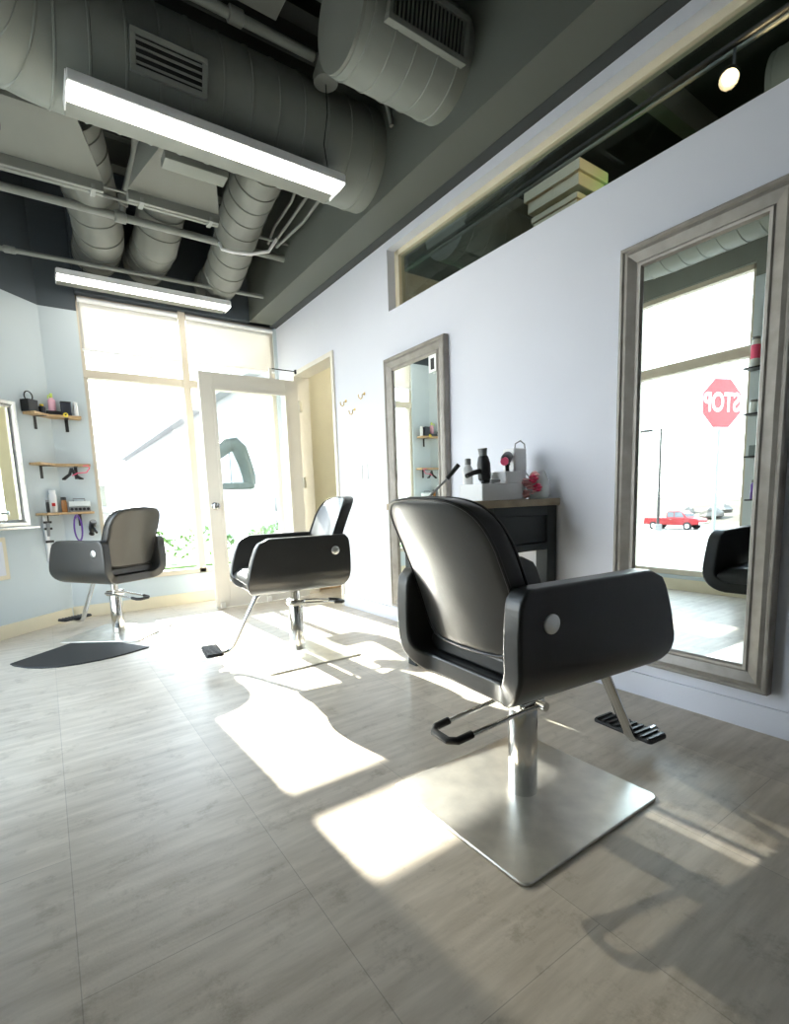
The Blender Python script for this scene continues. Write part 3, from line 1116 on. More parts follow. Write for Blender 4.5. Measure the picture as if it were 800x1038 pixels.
# ================================================================== STYLING STATION
ST = thing('styling_station', 'dark painted styling station with a worn wooden top against the white wall', 'cabinet', (1.55, 1.57, 0))
W2, D2 = .50, .58           # x depth, y width
obj('worktop', G().box(-.095, W2 + .01, -.012, D2 + .02, .835, .868), 'wood', ST, .003)
for (a, b) in ((0, 0), (W2 - .07, 0), (0, D2 - .07), (W2 - .07, D2 - .07)):
    obj('leg', G().box(a, a + .07, b, b + .07, 0, .835), 'station', ST, .004)
for b in (0, D2 - .03):
    obj('side_rail', G().box(.07, W2 - .07, b, b + .03, .79, .835), 'station', ST, .002)
    obj('side_rail', G().box(.07, W2 - .07, b, b + .03, .625, .66), 'station', ST, .002)
    obj('side_panel', G().box(.07, W2 - .07, b + .012 if b == 0 else b, b + .022 if b == 0 else b + .012, .66, .79), 'station', ST)
dr = obj('drawer', G().box(-.006, .012, .075, D2 - .075, .67, .825), 'station', ST, .003)
obj('handle', G().tube([(-.006, .22, .745), (-.03, .22, .745), (-.03, .34, .745), (-.006, .34, .745)], .005, 10), 'iron', dr, smooth=True)
obj('lower_shelf', G().box(.02, W2 - .02, .02, D2 - .02, .36, .385), 'wood', ST, .003)
obj('back_panel', G().box(W2 - .03, W2 - .015, .03, D2 - .03, .385, .66), 'white', ST)

def single(name, lab, cat, x, y_, z_, parts, rz=0, group=None):
    t = thing(name, lab, cat, (x, y_, z_), rz, group)
    for nm, g, m in parts:
        obj(nm, g, m, t, smooth=True, ang=35)
    return t
def bottle(r, h, neck=.4, cap=.18):
    body = G().lathe([(r * .9, 0), (r, .004), (r, h * (1 - cap) * .86), (r * neck, h * (1 - cap)), (r * neck, h * (1 - cap) + .001)], 20)
    capg = G().lathe([(r * neck * 1.15, h * (1 - cap)), (r * neck * 1.15, h * .98), (r * neck * .8, h)], 16)
    return body, capg

ZT = .868
# white organiser box
t = thing('organiser_box', 'open white organiser box on the wooden worktop', 'box', (1.735, 1.70, ZT))
g = G()
g.box(-.13, .13, -.075, -.071, 0, .075)
g.box(-.13, .13, .071, .075, 0, .075)
g.box(-.13, -.126, -.071, .071, 0, .075)
g.box(.126, .13, -.071, .071, 0, .075)
g.box(-.126, .126, -.071, .071, 0, .004)
obj('tray', g, 'whiteplastic', t, .002)
g = G()
g.box(.02, .024, -.071, .071, .004, .13)
g.box(.024, .13, .067, .071, .075, .13)
g.box(.126, .13, -.071, .067, .075, .13)
g.box(.024, .126, -.075, -.071, .075, .13)
obj('tall_compartment', g, 'whiteplastic', t, .002)
for k, (dx, dy, m_) in enumerate(((-.08, -.02, 'black'), (-.03, .03, 'black'), (-.05, -.045, 'greyp'))):
    tag(obj('hair_clip', G().tube([(1.735 + dx, 1.70 + dy, ZT + .05), (1.745 + dx, 1.70 + dy, ZT + .085), (1.785 + dx, 1.69 + dy, ZT + .088)], [.008, .012, .006], 10), m_, None, smooth=True),
        ['black hair clip at the left of the white organiser box', 'black hair clip in the middle of the organiser box', 'grey hair clip at the front of the organiser box'][k], 'hair clip', 'clips in the organiser box')

def dryer(lab, loc, rz, accent, name='hair_dryer', tilt=0, pitch=0, sc=1):
    t = thing(name, lab, 'hair dryer', loc, rz)
    t.rotation_euler = (tilt, pitch, rz)
    t.scale = (sc, sc, sc)
    obj('barrel', G().lathe([(.030, -.07), (.040, -.06), (.041, .03), (.032, .07), (.026, .08)], 24, at(0, 0, 0, 0, 0, pi / 2)), 'black', t, smooth=True)
    obj('nozzle', G().lathe([(.024, .075), (.026, .10), (.030, .125)], 20, at(0, 0, 0, 0, 0, pi / 2)), accent, t, smooth=True)
    obj('handle', G().tube([(-.01, 0, -.03), (-.015, 0, -.09), (-.03, 0, -.15)], [.017, .015, .014], 14), 'black', t, smooth=True)
    obj('rear_grille', G().lathe([(.031, -.078), (.031, -.070)], 24, at(0, 0, 0, 0, 0, pi / 2)), 'greyp', t, smooth=True)
    return t
dryer('black hair dryer with grey nozzle standing nozzle up on the organiser box', (1.70, 1.71, ZT + .145), radians(180), 'greyp', pitch=radians(-85), sc=.75)
dryer('black hair dryer with pink nozzle beside the black one on the organiser box', (1.83, 1.69, ZT + .195), radians(215), 'pink', pitch=radians(15), sc=.62)
b_, c_ = bottle(.024, .17, .55)
single('spray_bottle', 'white spray bottle with an orange base left of the organiser box', 'bottle', 1.725, 1.845, ZT + .035, [('body', b_, 'whiteplastic'), ('cap', c_, 'greyp')])
single('orange_jar', 'orange jar beside the left end of the organiser box', 'jar', 1.725, 1.845, ZT, [('body', G().lathe([(.028, 0), (.03, .003), (.03, .033), (.028, .035)], 24), 'orange')])
t = thing('curling_iron', 'thin grey curling iron leaning from the worktop edge by the far mirror', 'curling iron', (1.56, 1.90, ZT))
obj('rod', G().tube([(.06, -.02, .11), (-.03, .04, .008)], .006, 10), 'greyp', t, smooth=True)
obj('handle', G().tube([(.06, -.02, .11), (.11, -.05, .175)], .011, 12), 'black', t, smooth=True)
# white tall clipper station with cord
t = thing('appliance_tower', 'tall white appliance standing on the worktop with a looped cord', 'appliance', (1.935, 1.735, ZT))
obj('body', G().prism(rrect(-.045, .045, -.04, .04, .012), 0, .245), 'whiteplastic', t, .004)
obj('badge', G().box(-.046, -.0445, -.012, .012, .165, .19), 'navyblk', t)
obj('cord', G().tube([(0, 0, .24), (.0, -.005, .27), (.03, -.01, .285), (.06, -.01, .27), (.068, -.01, .22), (.07, -.01, .13), (.12, -.02, .08), (.14, -.02, .05), (.11, -.02, .01)], .0035, 8), 'greyp', t, smooth=True)
# pink flower pot
t = thing('flower_bag', 'clear bag filled with pink flower shaped clips at the right end of the worktop', 'bag', (1.985, 1.63, ZT))
obj('bag', G().lathe([(.045, 0), (.055, .02), (.052, .08), (.035, .12), (.03, .13)], 18), 'clear', t, smooth=True)
for i in range(7):
    a = i * .9
    z = .025 + .014 * i
    g = G()
    for q in range(5):
        b = a + q * 2 * pi / 5
        cxx, cyy = -.036 + .0 * q, .0
        g.lathe([(.006, -.008), (.016, 0), (.006, .008)], 10, at(-.05 + .008 * sin(i), .03 * cos(i * 1.7) + .013 * cos(b), z + .013 * sin(b)))
    obj('flower_clip', g, ['palepink', 'palepink', 'pink'][i % 3], t, smooth=True)
# dark tools on the lower shelf
for k, (x, y_, h) in enumerate(((1.60, 1.68, .17), (1.72, 1.70, .20), (1.83, 1.66, .15), (1.90, 1.72, .12))):
    b_, c_ = bottle(.03 if k < 2 else .022, h, .5)
    single('product_bottle', ['black bottle at the front of the station lower shelf', 'tallest black bottle on the station lower shelf', 'slim black bottle under the worktop near its right leg', 'shortest black bottle on the station lower shelf by the wall'][k], 'bottle', x, y_, .385, [('body', b_, 'black'), ('cap', c_, 'greyp')], group='black bottles on the station lower shelf')
t = thing('cord_coil', 'black power cord coiled on the station lower shelf', 'cord', (1.93, 1.62, .385))
obj('coil', G().tube([(.035 * cos(a / 6), .01 + .004 * a / 6, .045 + .035 * sin(a / 6)) for a in range(0, 80)], .004, 8), 'black', t, smooth=True)

# ================================================================== CORNER SHELVES
def corner_shelf(z, lab, xr):
    t = thing('corner_shelf', lab, 'shelf', (0, 0, z), 0, 'pine corner shelves by the back window')
    poly = [cham(.19, 0, 0)[:2], cham(0.01, 0, 0)[:2], (.10, 4.883), (.104, 4.912), (xr, 4.912), (xr, 4.80), (.12, 4.79), cham(.19, .105, 0)[:2]]
    obj('board', G().prism(poly, -.018, 0), 'shelfwood', t, .002)
    for (bx, by, a) in ((xr - .10, 4.912, pi), (cham(.09, 0, 0)[0], cham(.09, 0, 0)[1], pi / 2 + pi / 4 + 0)):
        g = G()
        g.box(-.012, .012, 0, .004, -.115, -.018)
        g.box(-.012, .012, 0, .10, -.022, -.018)
        o = obj('bracket', g, 'iron', t, .001)
        o.location = (bx, by, 0)
        o.rotation_euler = (0, 0, a if a == pi else radians(-135))
    return t
Z1, Z2, Z3 = 1.635, 1.262, .882
corner_shelf(Z1, 'top pine corner shelf holding boxes and bottles', .33)
corner_shelf(Z2, 'middle pine corner shelf with nothing standing on it', .355)
corner_shelf(Z3, 'lowest pine corner shelf holding white and amber bottles', .345)
# items on top shelf
t = thing('storage_box', 'black open box holding a round handle at the left of the top corner shelf', 'box', (.0, 4.74, Z1), radians(45))
g = G()
g.box(-.045, .045, -.035, .035, 0, .09)
obj('box_body', g, 'black', t, .004)
obj('round_handle', G().tube([(.035 * cos(a), 0, .115 + .035 * sin(a)) for a in [i * pi / 10 for i in range(-2, 13)]], .005, 10), 'black', t, smooth=True)
b_, c_ = bottle(.024, .075, .5)
single('squat_bottle', 'dark squat bottle with a yellow cap on the top corner shelf', 'bottle', .075, 4.81, Z1, [('body', b_, 'navyblk'), ('cap', c_, 'yellow')])
b_, c_ = bottle(.026, .17, .35, .2)
single('spray_bottle', 'clear spray bottle of pink liquid with a lime cap on the top corner shelf', 'bottle', .145, 4.86, Z1, [('body', b_, 'clearpink'), ('cap', c_, 'limecap'), ('trigger', G().tube([(0, 0, .15), (-.02, -.025, .148), (-.022, -.028, .125)], .005, 8), 'limecap')])
tag(obj('black_tray', G().prism(rrect(.10, .20, 4.80, 4.85, .01), Z1, Z1 + .03), 'black', None, .004), 'low black tray in front of the pink spray bottle', 'tray')
t = thing('storage_box', 'navy box standing near the middle of the top corner shelf', 'box', (.235, 4.855, Z1))
obj('box_body', G().prism(rrect(-.035, .035, -.035, .035, .006), 0, .10), 'navyblk', t, .003)
obj('box_lid', G().prism(rrect(-.037, .037, -.037, .037, .006), .10, .11), 'black', t, .003)
b_, c_ = bottle(.018, .115, .8, .15)
single('white_bottle', 'plain white bottle at the right end of the top corner shelf', 'bottle', .300, 4.86, Z1, [('body', b_, 'whiteplastic'), ('cap', c_, 'whiteplastic')])
single('tape_roll', 'small yellow roll hanging on the front of the top corner shelf', 'roll', .225, 4.795, Z1 + .002, [('ring', G().tube([(.012 * cos(a), -.004, .012 * sin(a)) for a in [i * pi / 8 for i in range(17)]], .006, 8), 'yellow')])
# under middle shelf: hanging straightener with pink cord
t = thing('hair_straightener', 'black hair straightener hanging open below the middle corner shelf', 'hair straightener', (.22, 4.785, Z2 - .035))
obj('arm', G().tube([(0, 0, 0), (-.015, 0, -.05), (-.055, -.01, -.085), (-.07, -.01, -.088)], [.01, .012, .012, .006], 10), 'black', t, smooth=True)
obj('arm', G().tube([(0, 0, 0), (.02, 0, -.05), (.05, -.01, -.08), (.075, -.01, -.085)], [.01, .012, .012, .006], 10), 'black', t, smooth=True)
obj('cord', G().tube([(0, -.01, -.06), (.04, -.02, -.04), (.10, -.01, -.035), (.125, -.01, -.0), (.115, 0, .02), (.08, 0, .018)], .004, 8), 'pink', t, smooth=True)
# third shelf
b_, c_ = bottle(.012, .10, .8)
single('slim_bottle', 'slim dark bottle at the left end of the lowest corner shelf', 'bottle', cham(.13, .06, 0)[0], cham(.13, .06, 0)[1], Z3, [('body', b_, 'black'), ('cap', c_, 'greyp')])
b_, c_ = bottle(.026, .175, .75, .12)
single('tall_bottle', 'tall white bottle with a red mark on the lowest corner shelf', 'bottle', .075, 4.82, Z3, [('body', b_, 'whiteplastic'), ('cap', c_, 'whiteplastic'), ('red_mark', G().box(-.012, .012, -.0275, -.024, .05, .075), 'red')])
b_, c_ = bottle(.02, .12, .8, .2)
single('amber_bottle', 'amber bottle with a black cap on the lowest corner shelf', 'bottle', .145, 4.84, Z3, [('body', b_, 'amber'), ('cap', c_, 'black')])
t = thing('clear_case', 'clear plastic case of rollers at the right end of the lowest corner shelf', 'case', (.25, 4.85, Z3))
obj('case_body', G().prism(rrect(-.075, .075, -.03, .03, .01), 0, .04), 'greyp', t, .003)
obj('case_lid', G().prism(rrect(-.075, .075, -.03, .03, .01), .045, .085), 'clear', t, .003)
for i in range(5):
    obj('roller', G().tube([(-.056 + i * .028, -.032, .022), (-.056 + i * .028, -.028, .022)], .011, 14), 'black', t, smooth=True)
obj('handle', G().tube([(-.04, 0, .085), (-.04, 0, .105), (.04, 0, .105), (.04, 0, .085)], .004, 8), 'greyp', t, smooth=True)
# tools hanging below
dryer('black hair dryer hanging under the lowest corner shelf beside purple cords', (.325, 4.845, Z3 - .12), radians(100), 'black', pitch=radians(50), sc=.7)
tag(obj('cord', G().tube([(.22 + .026 * cos(a) * (1 + .1 * sin(a * .37)), 4.822 - .0012 * i_, Z3 - .13 + .10 * sin(a) * (1 + .08 * cos(a * .4))) for i_, a in [(i, pi / 2 + i * 2 * pi / 20) for i in range(58)]], .004, 8), 'purple', None, smooth=True),
    'purple cord looped under the lowest corner shelf', 'cord')
t = thing('tool_holder', 'vertical white tool holder with black clippers under the left of the lowest corner shelf', 'tool holder', cham(.12, .0, Z3 - .02), radians(-135))
obj('rail', G().box(-.014, .014, .0, .018, -.36, 0), 'whiteplastic', t, .003)
for z in (-.05, -.10, -.20):
    obj('clip', G().box(-.035, .03, .018, .035, z - .012, z + .006), 'black', t, .003)
obj('clipper', G().tube([(.0, .03, -.06), (.02, .045, -.16)], [.014, .010], 12), 'greyp', t, smooth=True)

# ================================================================== BLUE WALL (seen in the near mirror)
for k, (z, y_) in enumerate(((1.79, 1.70), (1.45, 1.68), (1.13, 1.66), (.80, 1.64))):
    t = thing('wall_shelf', ['uppermost small dark shelf by the street window, holding a pink can', 'second small dark shelf by the street window, holding two glass jars', 'third small dark shelf by the street window, holding a grey tin', 'lowest small dark shelf by the street window, holding purple bottles'][k],
              'shelf', (XL, y_, z), 0, 'small shelves beside the street window')
    obj('board', G().box(0, .13, -.12, .12, -.012, 0), 'iron', t, .002)
    obj('bracket', G().box(0, .10, -.008, .008, -.05, -.012), 'iron', t, .002)
b_, c_ = bottle(.03, .22, .8, .1)
single('aerosol_can', 'tall pale can with a pink mark on the uppermost dark shelf', 'can', XL + .08, 1.76, 1.79, [('body', b_, 'whiteplastic'), ('cap', c_, 'greyp'), ('pink_mark', G().lathe([(.031, .06), (.031, .16)], 20), 'pink')])
for k in range(2):
    single('glass_jar', ['clear glass jar farther from the window on the second dark shelf', 'clear glass jar nearer the window on the second dark shelf'][k], 'jar', XL + .08, 1.68 + .07 * k, 1.45, [('jar', G().lathe([(.026, 0), (.028, .01), (.028, .08), (.024, .085)], 20), 'clear'), ('lid', G().lathe([(.027, .085), (.027, .1)], 20), 'greyp')], group='jars on the second dark shelf')
tag(obj('grey_tin', G().prism(rrect(XL + .03, XL + .11, 1.60, 1.76, .01), 1.13, 1.21), 'machine', None, .003), 'grey-green tin on the third dark shelf by the street window', 'tin')
for k in range(3):
    b_, c_ = bottle(.024, .15 + .03 * (k == 1), .6, .15)
    single('purple_bottle', ['purple bottle nearest the window on the lowest dark shelf', 'tallest purple bottle on the lowest dark shelf', 'purple bottle farthest from the window on the lowest dark shelf'][k], 'bottle', XL + .07, 1.72 - .06 * k, .80, [('body', b_, 'navyblk' if k == 1 else 'purple'), ('cap', c_, 'black')], group='purple bottles on the lowest dark shelf')
t = thing('wall_shelf', 'pine box shelf high on the blue wall, right of the street window', 'shelf', (XL, 1.50, 1.86))
g = G()
g.box(0, .12, -.15, .15, -.02, 0)
g.box(0, .12, -.15, -.135, 0, .12)
g.box(0, .12, .135, .15, 0, .12)
g.box(0, .12, -.15, .15, .12, .135)
obj('box_frame', g, 'shelfwood', t, .002)
obj('books', G().box(.01, .09, -.12, .10, 0, .07), 'signwhite', t, .002)
t = thing('picture_frame', 'black framed picture on the blue wall right of the street window', 'picture', (XL, 1.53, 1.32))
g = G()
g.box(0, .015, -.12, .12, 0, .02)
g.box(0, .015, -.12, .12, .32, .34)
g.box(0, .015, -.12, -.10, .02, .32)
g.box(0, .015, .10, .12, .02, .32)
obj('frame', g, 'black', t, .002)
obj('print', G().box(.0, .008, -.10, .10, .02, .32), 'signwhite', t)
# ================================================================== NEXT ROOM THROUGH THE TRANSOM
t = thing('column', 'cream column with a stepped capital seen through the high transom glass', 'column', (3.36, 2.53, 0))
obj('shaft', G().box(-.12, .12, -.19, .19, 0, 2.90), 'cream', t, .004)
g = G()
g.box(-.13, .13, -.20, .20, 2.90, 2.94)
g.box(-.145, .145, -.22, .22, 2.97, 3.05)
g.box(-.165, .165, -.24, .24, 3.05, 3.12)
obj('capital', g, 'cream', t, .004)
t = thing('exit_sign', 'green glowing sign beside the cream column, behind the transom glass', 'sign', (3.66, 2.18, 3.0))
obj('sign_box', G().box(-.03, .0, -.10, .05, -.1, .1), 'green', t, .004)
t = thing('exit_sign', 'green glowing sign at the far left end of the transom glass', 'sign', (3.5, 4.53, 3.08))
obj('sign_box', G().box(-.12, .12, -.03, .0, -.14, .02), 'green', t, .004)
t = thing('track_spotlight', 'warm lit spotlight on a black track behind the transom glass', 'spotlight', (3.2, 1.39, 3.02))
obj('bulb', G().lathe([(.01, -.02), (.035, -.01), (.04, .0)], 20, at(0, 0, 0, radians(20), 0, radians(45))), 'bulb', t, smooth=True)
obj('lamp_housing', G().lathe([(.046, -.02), (.048, .03), (.03, .10), (.01, .12)], 20, at(0, 0, .0, radians(20), 0, radians(45))), 'black', t, smooth=True)
obj('stem', G().tube([(.05, 0, .06), (.05, 0, .2)], .008, 8), 'black', t, smooth=True)
pl_ = bpy.data.lights.new('spot_glow', 'POINT')
pl_.energy = 8
pl_.color = (1, .7, .4)
pl_.shadow_soft_size = .03
po = bpy.data.objects.new('spot_glow', pl_)
C.objects.link(po)
po.parent = t
po.location = (-.05, -.02, -.06)
pipe('track_rail', [(3.24, -1.5, 3.2), (3.24, 5, 3.2)], .016, 'straight dark track rail running along the next room ceiling', m='iron', cat='track rail')
pipe('conduit', [(3.32, -1.5, 3.22), (3.32, 5, 3.22)], .012, 'thin conduit beside the dark track rail of the next room')
pipe('cable', [(3.2, 2.2, 3.55), (3.25, 2.4, 3.4), (3.22, 2.7, 3.28), (3.2, 3.0, 3.22), (3.2, 3.4, 3.2)], .022, 'thick black cable sagging onto the track rail of the next room', m='black', cat='cable')
t = thing('spiral_duct', 'dark round duct across the next room, seen at the right end of the transom', 'duct', (0, 0, 0))
obj('duct_body', duct_geo([(4.3, -2.4, 3.45), (4.3, 1.55, 3.45)], .25, .2), 'duct', t, smooth=True, ang=25)
t = thing('spiral_duct', 'dark round duct of the next room seen left of the cream column', 'duct', (0, 0, 0))
obj('duct_body', duct_geo([(3.4, 3.9, 3.45), (6.5, 3.9, 3.45)], .30, .2), 'duct', t, smooth=True, ang=25)
t = thing('air_unit', 'boxy grey air unit of the next room at the far left end of the transom', 'air unit', (2.75, 4.1, 2.85))
obj('unit_body', G().box(-.3, .3, 0, .6, 0, .3), 'duct', t, .01)
t = thing('round_sensor', 'round dark ceiling disc of the next room behind the transom glass', 'sensor', (3.5, 2.15, 3.6))
obj('disc', G().lathe([(.12, 0), (.14, .02), (.14, .05)], 28), 'duct', t, smooth=True)
for k in range(5):
    yy = -1.0 + k * 1.6
    struct('trim_%d' % (10 + k), G().box(XR + WT, 7, yy - .05, yy + .05, ZC + .08, ZC + .3), 'duct')

# ================================================================== OUTSIDE
g = G()
g.box(-60, XL - .14, -40, 60, -.4, -.2) if False else None
# forecourt close to the building
xs = [40, -.64, -6, -14, -34, -46, -60, -90, -160]
zs = [-.2, -.2, -.25, -1.0, -2.25, -2.3, -1.5, -1.4, -1.4]
vs = []
for x, z in zip(xs, zs):
    vs += [(x, -60, z), (x, 140, z)]
g.add(vs[:12], [(2 * i, 2 * i + 1, 2 * i + 3, 2 * i + 2) for i in range(5)])
tag(obj('forecourt', g, 'concrete'), '', '')
o = bpy.data.objects['forecourt']
del o['label']
del o['category']
o['kind'] = 'structure'
g = G()
rnd = random.Random(7)
nx, ny = 24, 60
V = []
for i in range(nx + 1):
    for j in range(ny + 1):
        x = -46 - 70 * i / nx
        y_ = -40 + 180 * j / ny
        z = -2.3 + 1.2 * min(1, i / 5) + rnd.uniform(-.3, .3) * (i > 1) + (1.0 if 6 < i else 0) * (.3 + .25 * sin(y_ * .11 + 1))
        V.append((x, y_, z))
g.add(V, [(i * (ny + 1) + j, i * (ny + 1) + j + 1, (i + 1) * (ny + 1) + j + 1, (i + 1) * (ny + 1) + j) for i in range(nx) for j in range(ny)])
o = obj('field', g, 'dirt')
o['kind'] = 'structure'

# stop sign
def text_mesh(name, txt, size, m, parent, mx, ext=.002):
    cu = bpy.data.curves.new(name, 'FONT')
    cu.body = txt
    cu.size = size
    cu.extrude = ext
    cu.offset = .006
    cu.align_x = 'CENTER'
    cu.align_y = 'CENTER'
    tmp = bpy.data.objects.new('tmp', cu)
    C.objects.link(tmp)
    dg = bpy.context.evaluated_depsgraph_get()
    me = bpy.data.meshes.new_from_object(tmp.evaluated_get(dg))
    bpy.data.objects.remove(tmp)
    me.transform(mx)
    o = bpy.data.objects.new(name, me)
    me.materials.clear()
    me.materials.append(M[m])
    C.objects.link(o)
    o.parent = parent
    return o
SG = thing('stop_sign', 'red octagonal stop sign on a thin metal post outside the street window', 'road sign', (-4.2, 3.72, -.22), radians(-72))
obj('post', G().box(-.02, .02, -.022, .022, 0, 2.72), 'pipe', SG, .003)
def octo(r):
    return [(r * cos(pi / 8 + i * pi / 4), r * sin(pi / 8 + i * pi / 4)) for i in range(8)]
fc = Matrix.Translation((.03, 0, 2.36)) @ Matrix(((0, 0, 1, 0), (1, 0, 0, 0), (0, 1, 0, 0), (0, 0, 0, 1)))
obj('sign_border', G().prism(octo(.395), 0, .004, fc), 'signwhite', SG)
fa = obj('sign_face', G().prism(octo(.372), .004, .007, fc), 'signred', SG)
text_mesh('lettering', 'STOP', .30, 'signwhite', SG, fc @ Matrix.Translation((0, 0, .009)) @ Matrix.Diagonal((.92, 1.25, 1, 1)))
obj('supplementary_plate', G().box(.03, .035, -.36, -.05, 1.58, 1.88), 'signwhite', SG)

LP = thing('street_lamp', 'tall thin street lamp post across the road', 'street lamp', (-37, 23.0, -2.25))
obj('post', G().tube([(0, 0, 0), (0, 0, 8.2)], [.11, .08], 12), 'iron', LP, smooth=True)
obj('lamp_arm', G().tube([(0, 0, 8.1), (0, 1.0, 8.15)], .05, 8), 'iron', LP, smooth=True)
obj('lamp_head', G().box(-.15, .15, .8, 2.0, 8.05, 8.25), 'iron', LP, .04)
obj('foundation', G().lathe([(.35, 0), (.3, .5)], 16), 'concrete', LP, smooth=True)

# red pickup truck, length along y, nose towards -y
TR = thing('pickup_truck', 'red pickup truck parked across the road', 'pickup truck', (-39, 22.7, -2.28), 0)
TR.scale = (.82, .82, .82)
def side(poly, x0, x1):
    g = G()
    n = len(poly)
    g.add([(x0, a, b) for a, b in poly] + [(x1, a, b) for a, b in poly], [tuple(range(n)), tuple(range(2 * n - 1, n - 1, -1))] + [(i, (i + 1) % n, n + (i + 1) % n, n + i) for i in range(n)])
    return g
body = [(-2.75, .55), (-2.8, .95), (-2.65, 1.12), (-1.45, 1.22), (2.7, 1.22), (2.78, .6), (2.2, .5), (1.25, .5), (-1.2, .45), (-2.2, .5)]
obj('body', side(body, -.95, .95), 'truckred', TR, .06)
cab = [(-1.65, 1.2), (-1.1, 1.80), (-.9, 1.88), (.25, 1.88), (.42, 1.78), (.48, 1.2)]
obj('cab', side(cab, -.82, .82), 'truckred', TR, .05)
for a, b in ((-1.2, -.42), (-.34, .32)):
    obj('window_glass', side([(a - (.18 if a < -.5 else 0), 1.25), (a + (.12 if a < -.5 else 0), 1.76), (b, 1.78), (b, 1.25)], -.835, .835), 'bglass', TR)
obj('windscreen', G().box(-.72, .72, -1.56, -1.2, 1.25, 1.6), 'bglass', TR)
for y_ in (-1.75, 1.7):
    for x in (-.86, .86):
        wv = obj('wheel', G().tube([(x - .12, y_, .40), (x + .12, y_, .40)], .40, 28), 'tyre', TR, smooth=True)
        obj('hubcap', G().tube([(x + (.121 if x > 0 else -.121), y_, .40), (x + (.13 if x > 0 else -.13), y_, .40)], .22, 20), 'brushed', wv, smooth=True)
obj('bumper', G().box(-.9, .9, -2.92, -2.78, .5, .75), 'chrome', TR, .03)
obj('bumper', G().box(-.9, .9, 2.78, 2.9, .5, .72), 'chrome', TR, .03)
obj('door_handle', G().box(.95, .97, -.2, .0, 1.02, 1.06), 'chrome', TR)
# white barrier beyond, rocks
for k in range(20):
    r = rnd.uniform(.5, 1.3)
    x, y_ = -50 - 5.5 * (k // 7) - rnd.uniform(0, .6), 7 + 3.6 * (k % 7) + 1.7 * (k // 7) + rnd.uniform(-.3, .3)
    g = G()
    V = []
    for i in range(6):
        for j in range(8):
            th = pi * (i + .5) / 6
            ph = 2 * pi * j / 8
            q = r * rnd.uniform(.75, 1.1)
            V.append((q * sin(th) * cos(ph), q * sin(th) * sin(ph), q * .6 * cos(th)))
    F = [(i * 8 + j, i * 8 + (j + 1) % 8, (i + 1) * 8 + (j + 1) % 8, (i + 1) * 8 + j) for i in range(5) for j in range(8)] + [tuple(range(8)), tuple(range(40, 48))]
    g.add(V, F)
    o = obj('boulder', g, 'rock')
    o.location = (x, y_, -1.5 + .01 * (-x - 50))
    tag(o, 'pale boulder lying on the dry bank across the road', 'boulder', 'boulders on the bank across the road')

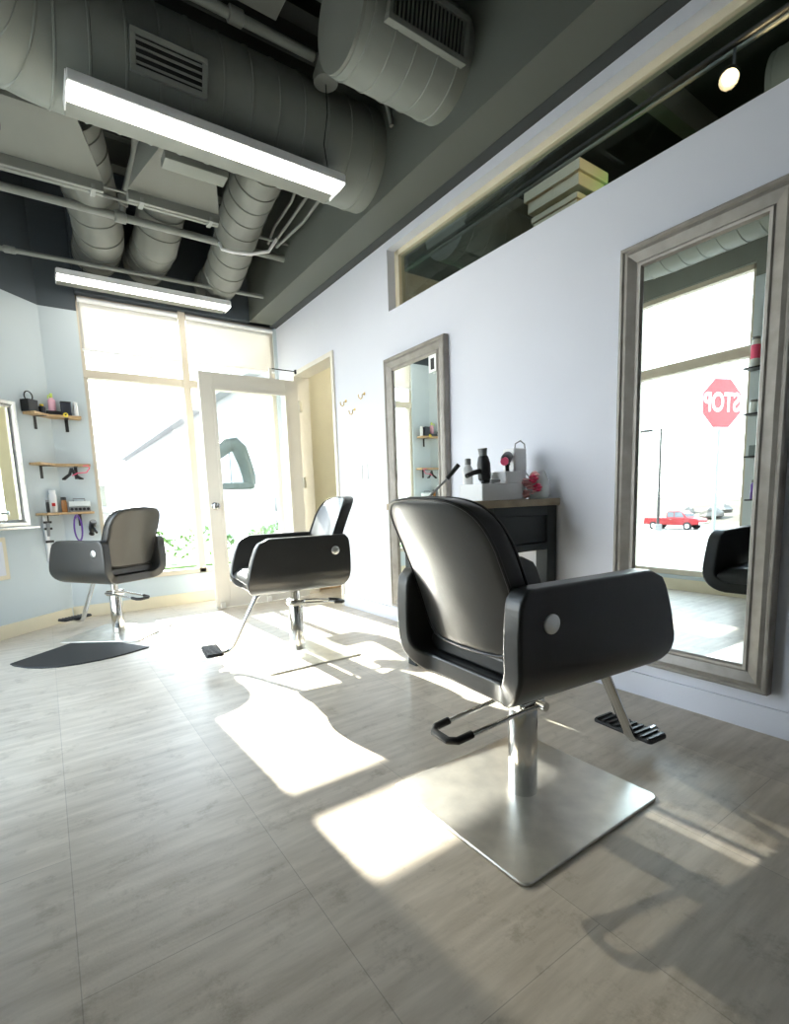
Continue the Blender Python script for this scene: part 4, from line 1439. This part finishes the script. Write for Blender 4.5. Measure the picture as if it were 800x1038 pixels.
# building and street beyond the back window
BD = thing('office_building', 'pale office building receding beyond the back window', 'building', (5.2, 11, -.2))
obj('wall', G().box(0, 8, 0, 30, 0, 4.6), 'bldg', BD)
obj('roof_edge', G().box(-.35, 8, -.3, 30, 4.6, 4.9), 'bldg', BD, .02)
for i in range(6):
    obj('window', G().box(-.03, .02, 1.2 + i * 4.6, 4.0 + i * 4.6, .7, 2.9), 'bglass', BD)
o = tag(obj('grass_strip', G().box(-3, 4.8, 9.5, 12.5, -.21, -.14), 'grass'), 'strip of green grass outside the back window', 'grass', kind='stuff')
for i in range(6):
    x = 1.2 + i * .62
    r = .3 + .08 * (i % 3)
    g = G()
    rr_ = random.Random(i)
    for q in range(90):
        a, b = rr_.uniform(0, 2 * pi), rr_.uniform(0, pi / 2)
        c = Vector((r * cos(a) * cos(b), r * sin(a) * cos(b), r * 1.3 * sin(b) + .1)) * rr_.uniform(.7, 1)
        d = Vector((rr_.uniform(-1, 1), rr_.uniform(-1, 1), rr_.uniform(-1, 1))).normalized() * .07
        e = d.cross(Vector((rr_.uniform(-1, 1), .3, rr_.uniform(-1, 1)))).normalized() * .035
        g.add([c - d, c + e, c + d, c - e], [(0, 1, 2, 3)])
    o = obj('shrub', g, 'grass')
    o.location = (x, 10.2 + .5 * (i % 2), -.14)
    tag(o, 'low green shrub outside the back window, ' + ['leftmost of six', 'second from the left', 'third from the left', 'fourth from the left', 'second from the right', 'rightmost of six'][i], 'shrub', 'shrubs on the grass strip')
# utility pedestal just outside the window
t = thing('utility_pedestal', 'grey utility pedestal outside the window behind the left chair', 'utility box', (.52, 5.9, -.2))
obj('post', G().box(-.035, .035, -.035, .035, 0, 1.10), 'greyp', t, .004)
obj('cap', G().box(-.07, .07, -.05, .05, 1.06, 1.13), 'greyp', t, .006)
obj('meter', G().box(-.03, .02, -.04, .04, 1.13, 1.34), 'duct_light', t, .004)
# arched machine on a stand seen through the door glass
t = thing('hair_processor', 'grey arched machine head on a white stand seen through the glass door', 'machine', (1.46, 4.74, 0))
P = [(-.11, 0, 1.33), (-.09, 0, 1.37), (-.01, 0, 1.44), (.05, 0, 1.45), (.10, 0, 1.40), (.14, 0, 1.28), (.17, 0, 1.16), (.17, 0, 1.08)]
obj('arched_hood', G().tube(P, [.025, .045, .055, .06, .06, .055, .055, .05], 16, flat=1.2), 'machine', t, smooth=True)
obj('head_base', G().box(-.10, .20, -.07, .07, 1.04, 1.10), 'machine', t, .015)
obj('tray', G().box(-.09, .17, -.08, .08, 1.015, 1.035), 'whiteplastic', t, .004)
obj('stand_pole', G().tube([(.02, 0, .03), (.02, 0, 1.02)], [.03, .03], 14), 'whiteplastic', t, smooth=True)
for i in range(4):
    a = i * pi / 2 + .5
    obj('stand_foot', G().tube([(.02, 0, .05), (.02 + .13 * cos(a), .12 * sin(a), .02)], [.016, .01], 10), 'whiteplastic', t, smooth=True)
t = thing('bicycle_rack', 'curved dark metal loop outside, seen at the right of the door glass', 'rack', (2.62, 6.2, -.2))
obj('loop', G().tube([(-.02, 0, 0), (-.02, 0, .9), (-.06, 0, 1.15), (-.10, 0, 1.22), (-.16, 0, 1.15), (-.17, 0, 1.0)], .028, 12), 'greyp', t, smooth=True)
